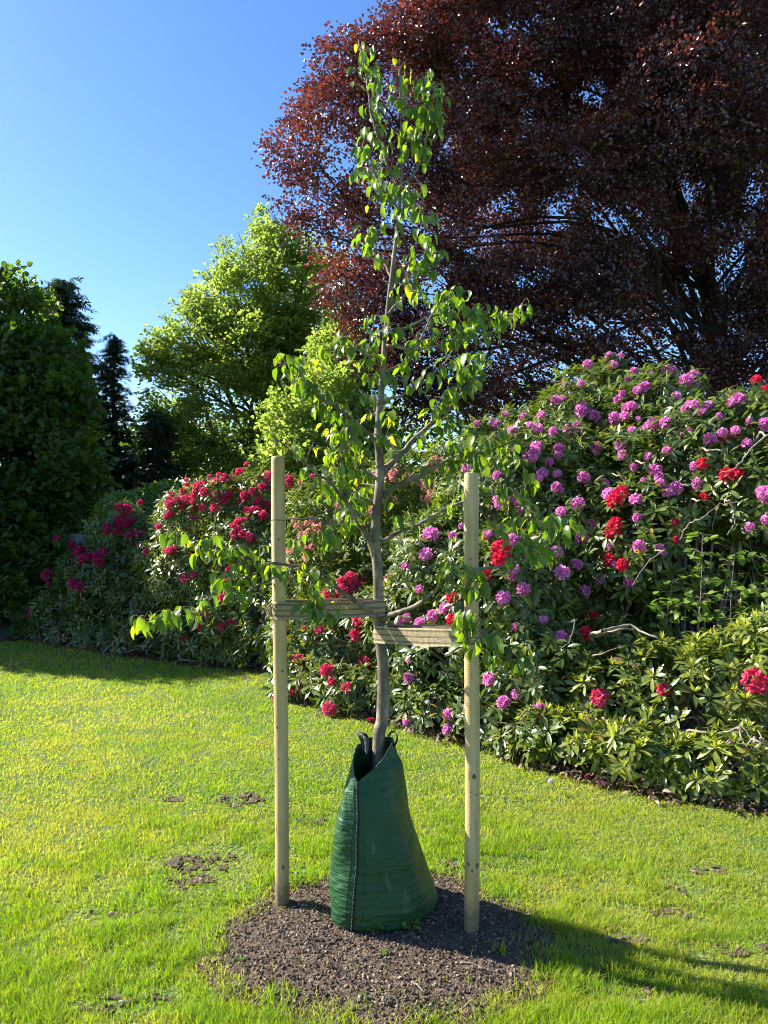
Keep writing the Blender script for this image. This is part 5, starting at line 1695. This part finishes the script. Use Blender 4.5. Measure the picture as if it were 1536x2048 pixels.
M_paleleaf = leafmat("fallen pale leaf", [(0, (.50, .52, .30)), (1, (.70, .70, .45))], .4, .3, (1, 1, .8), .4)
for (px, py, a, lab_) in [(890, 1489, 2.9, "pale fallen leaf on the lawn left of the right stake"), (986, 1519, .2, "pale fallen leaf on the lawn right of the right stake")]:
    g = Geo(); b = G(px, py); b[2] = .03
    v, f, t = leaf_hi(.075, .026, 4, .15, .25, 'ell'); g.add(v @ rot('z', a).T + b, f, .6)
    one("fallen_leaf", g, M_paleleaf, lab_, "leaf", "pale fallen leaves")
for (a, b, lab_) in [((920, 1942), (965, 1953), "thin dry twig lying on the soil right of the bag"), ((822, 1982), (850, 2005), "short dark twig lying on the soil near the front edge"), ((488, 1838), (548, 1815), "dry twig at the left rim of the soil ring")]:
    g = Geo(); p0, p1 = G(*a), G(*b); p0[2] = p1[2] = .03
    V_, Fs = tube(catmull([p0, (p0 + p1) / 2 + (0, .006, .004), p1], 4), np.linspace(.0028, .0012, 9), 6, True); g.add(V_, Fs)
    one("dry_twig", g, M_twig, lab_, "twig", "twigs on the soil")
# seedlings
SEED = [(752, 1882, .055, 7, "feathery weed seedling against the front of the bag"), (822, 1885, .06, 7, "feathery weed seedling at the edge of the bag shadow"), (768, 1925, .03, 5, "small two-leaved seedling in the middle of the soil"),
        (776, 1960, .02, 3, "tiny seedling near the front of the soil ring"), (475, 1935, .02, 4, "tiny yellowish seedling at the left soil rim"), (727, 2015, .022, 4, "tiny yellowish seedling at the front soil rim"),
        (590, 1775, .07, 6, "broad-leaved weed just right of the left stake foot")]
for (px, py, h, n_, lab_) in SEED:
    b = G(px, py); b[2] = .02
    g = Geo()
    for k in range(n_):
        a = k * 2.4 + rng.random(); r_ = h * rng.uniform(.3, .7)
        e = b + np.array((math.cos(a) * r_, math.sin(a) * r_, h * rng.uniform(.3, 1)))
        V_, Fs = tube(catmull([b, (b + e) / 2 + (0, 0, .005), e], 3), .0009, 4); g.add(V_, Fs, .3)
        m_ = 3
        scatter(g, leaf_hi(.020, .012, 3, .2, .5, 'ovate'), np.repeat(e[None], m_, 0) - rng.random((m_, 1)) * (e - b) * .3, frames(nrm(rng.normal(0, .5, (m_, 3)) + (0, -.2, 1))), rng.uniform(.7, 1.2, m_) * (h / .05) ** .5, rng.random(m_))
    one("seedling", g, M_weed, lab_, "weed", "weed seedlings on the soil")
# grass tufts on the soil
for (px, py, h, n_, lab_) in [(1000, 1915, .07, 26, "bright grass tuft on the soil right of the right stake"), (625, 1835, .05, 16, "grass tuft on the soil between left stake and bag"), (650, 1850, .04, 10, "thin grass tuft touching the left foot of the bag"),
                              (575, 1822, .05, 8, "few grass blades at the foot of the left stake"), (1095, 1545, .07, 26, "bright grass clump at the bed edge right of the right stake"), (988, 1480, .08, 22, "light grass clump under the lilac shrub by the right stake")]:
    b = G(px, py); b[2] = .015
    g = Geo()
    for k in range(n_):
        V_, Fq, T_ = blade(h * rng.uniform(.5, 1.1), .0035, 4, rng.uniform(.2, 1.1))
        M_ = frames(nrm(np.array([[rng.normal(0, .3), rng.normal(0, .3), 1.0]])))[0]
        g.add(V_ @ M_.T + b + (rng.normal(0, .012), rng.normal(0, .012), 0), Fq, rng.uniform(.4, .95))
    one("grass_tuft", g, M_grass, lab_, "grass tuft", "grass tufts growing on bare soil")
# tall plantain and dock stems at the right bed edge
for (px, py, lab_, n_, h) in [(1470, 1575, "tall thin weed stems with long leaves at the right end of the bed", 14, .36), (1315, 1560, "low rosette of jagged weed leaves on the mulch edge", 12, .10), (1545, 1560, "broad dock leaves at the right picture edge", 9, .2)]:
    b = G(px, py); b[2] = .01
    g = Geo()
    for k in range(n_):
        a = rng.random() * 6.28
        dv = np.array((math.cos(a), math.sin(a), 0))
        if k < 5 and h > .3:
            e = b + dv * .06 + (rng.normal(0, .02), 0, h * rng.uniform(.7, 1.1))
            V_, Fs = tube(catmull([b, (b + e) / 2, e], 4), np.linspace(.003, .0015, 9), 5); g.add(V_, Fs, .1)
        v, f, t = leaf_hi(max(.09, h * .5) * rng.uniform(.7, 1.2), .028, 4, .2, 1.0)
        g.add(v @ (rot('z', a) @ rot('y', -rng.uniform(.4, 1.2))).T + b, f, rng.random())
    one("weed_plant", g, M_weed, lab_, "weed", "weeds along the bed edge")
print("done", sum(len(o.data.polygons) for o in S.objects if o.type == 'MESH'))
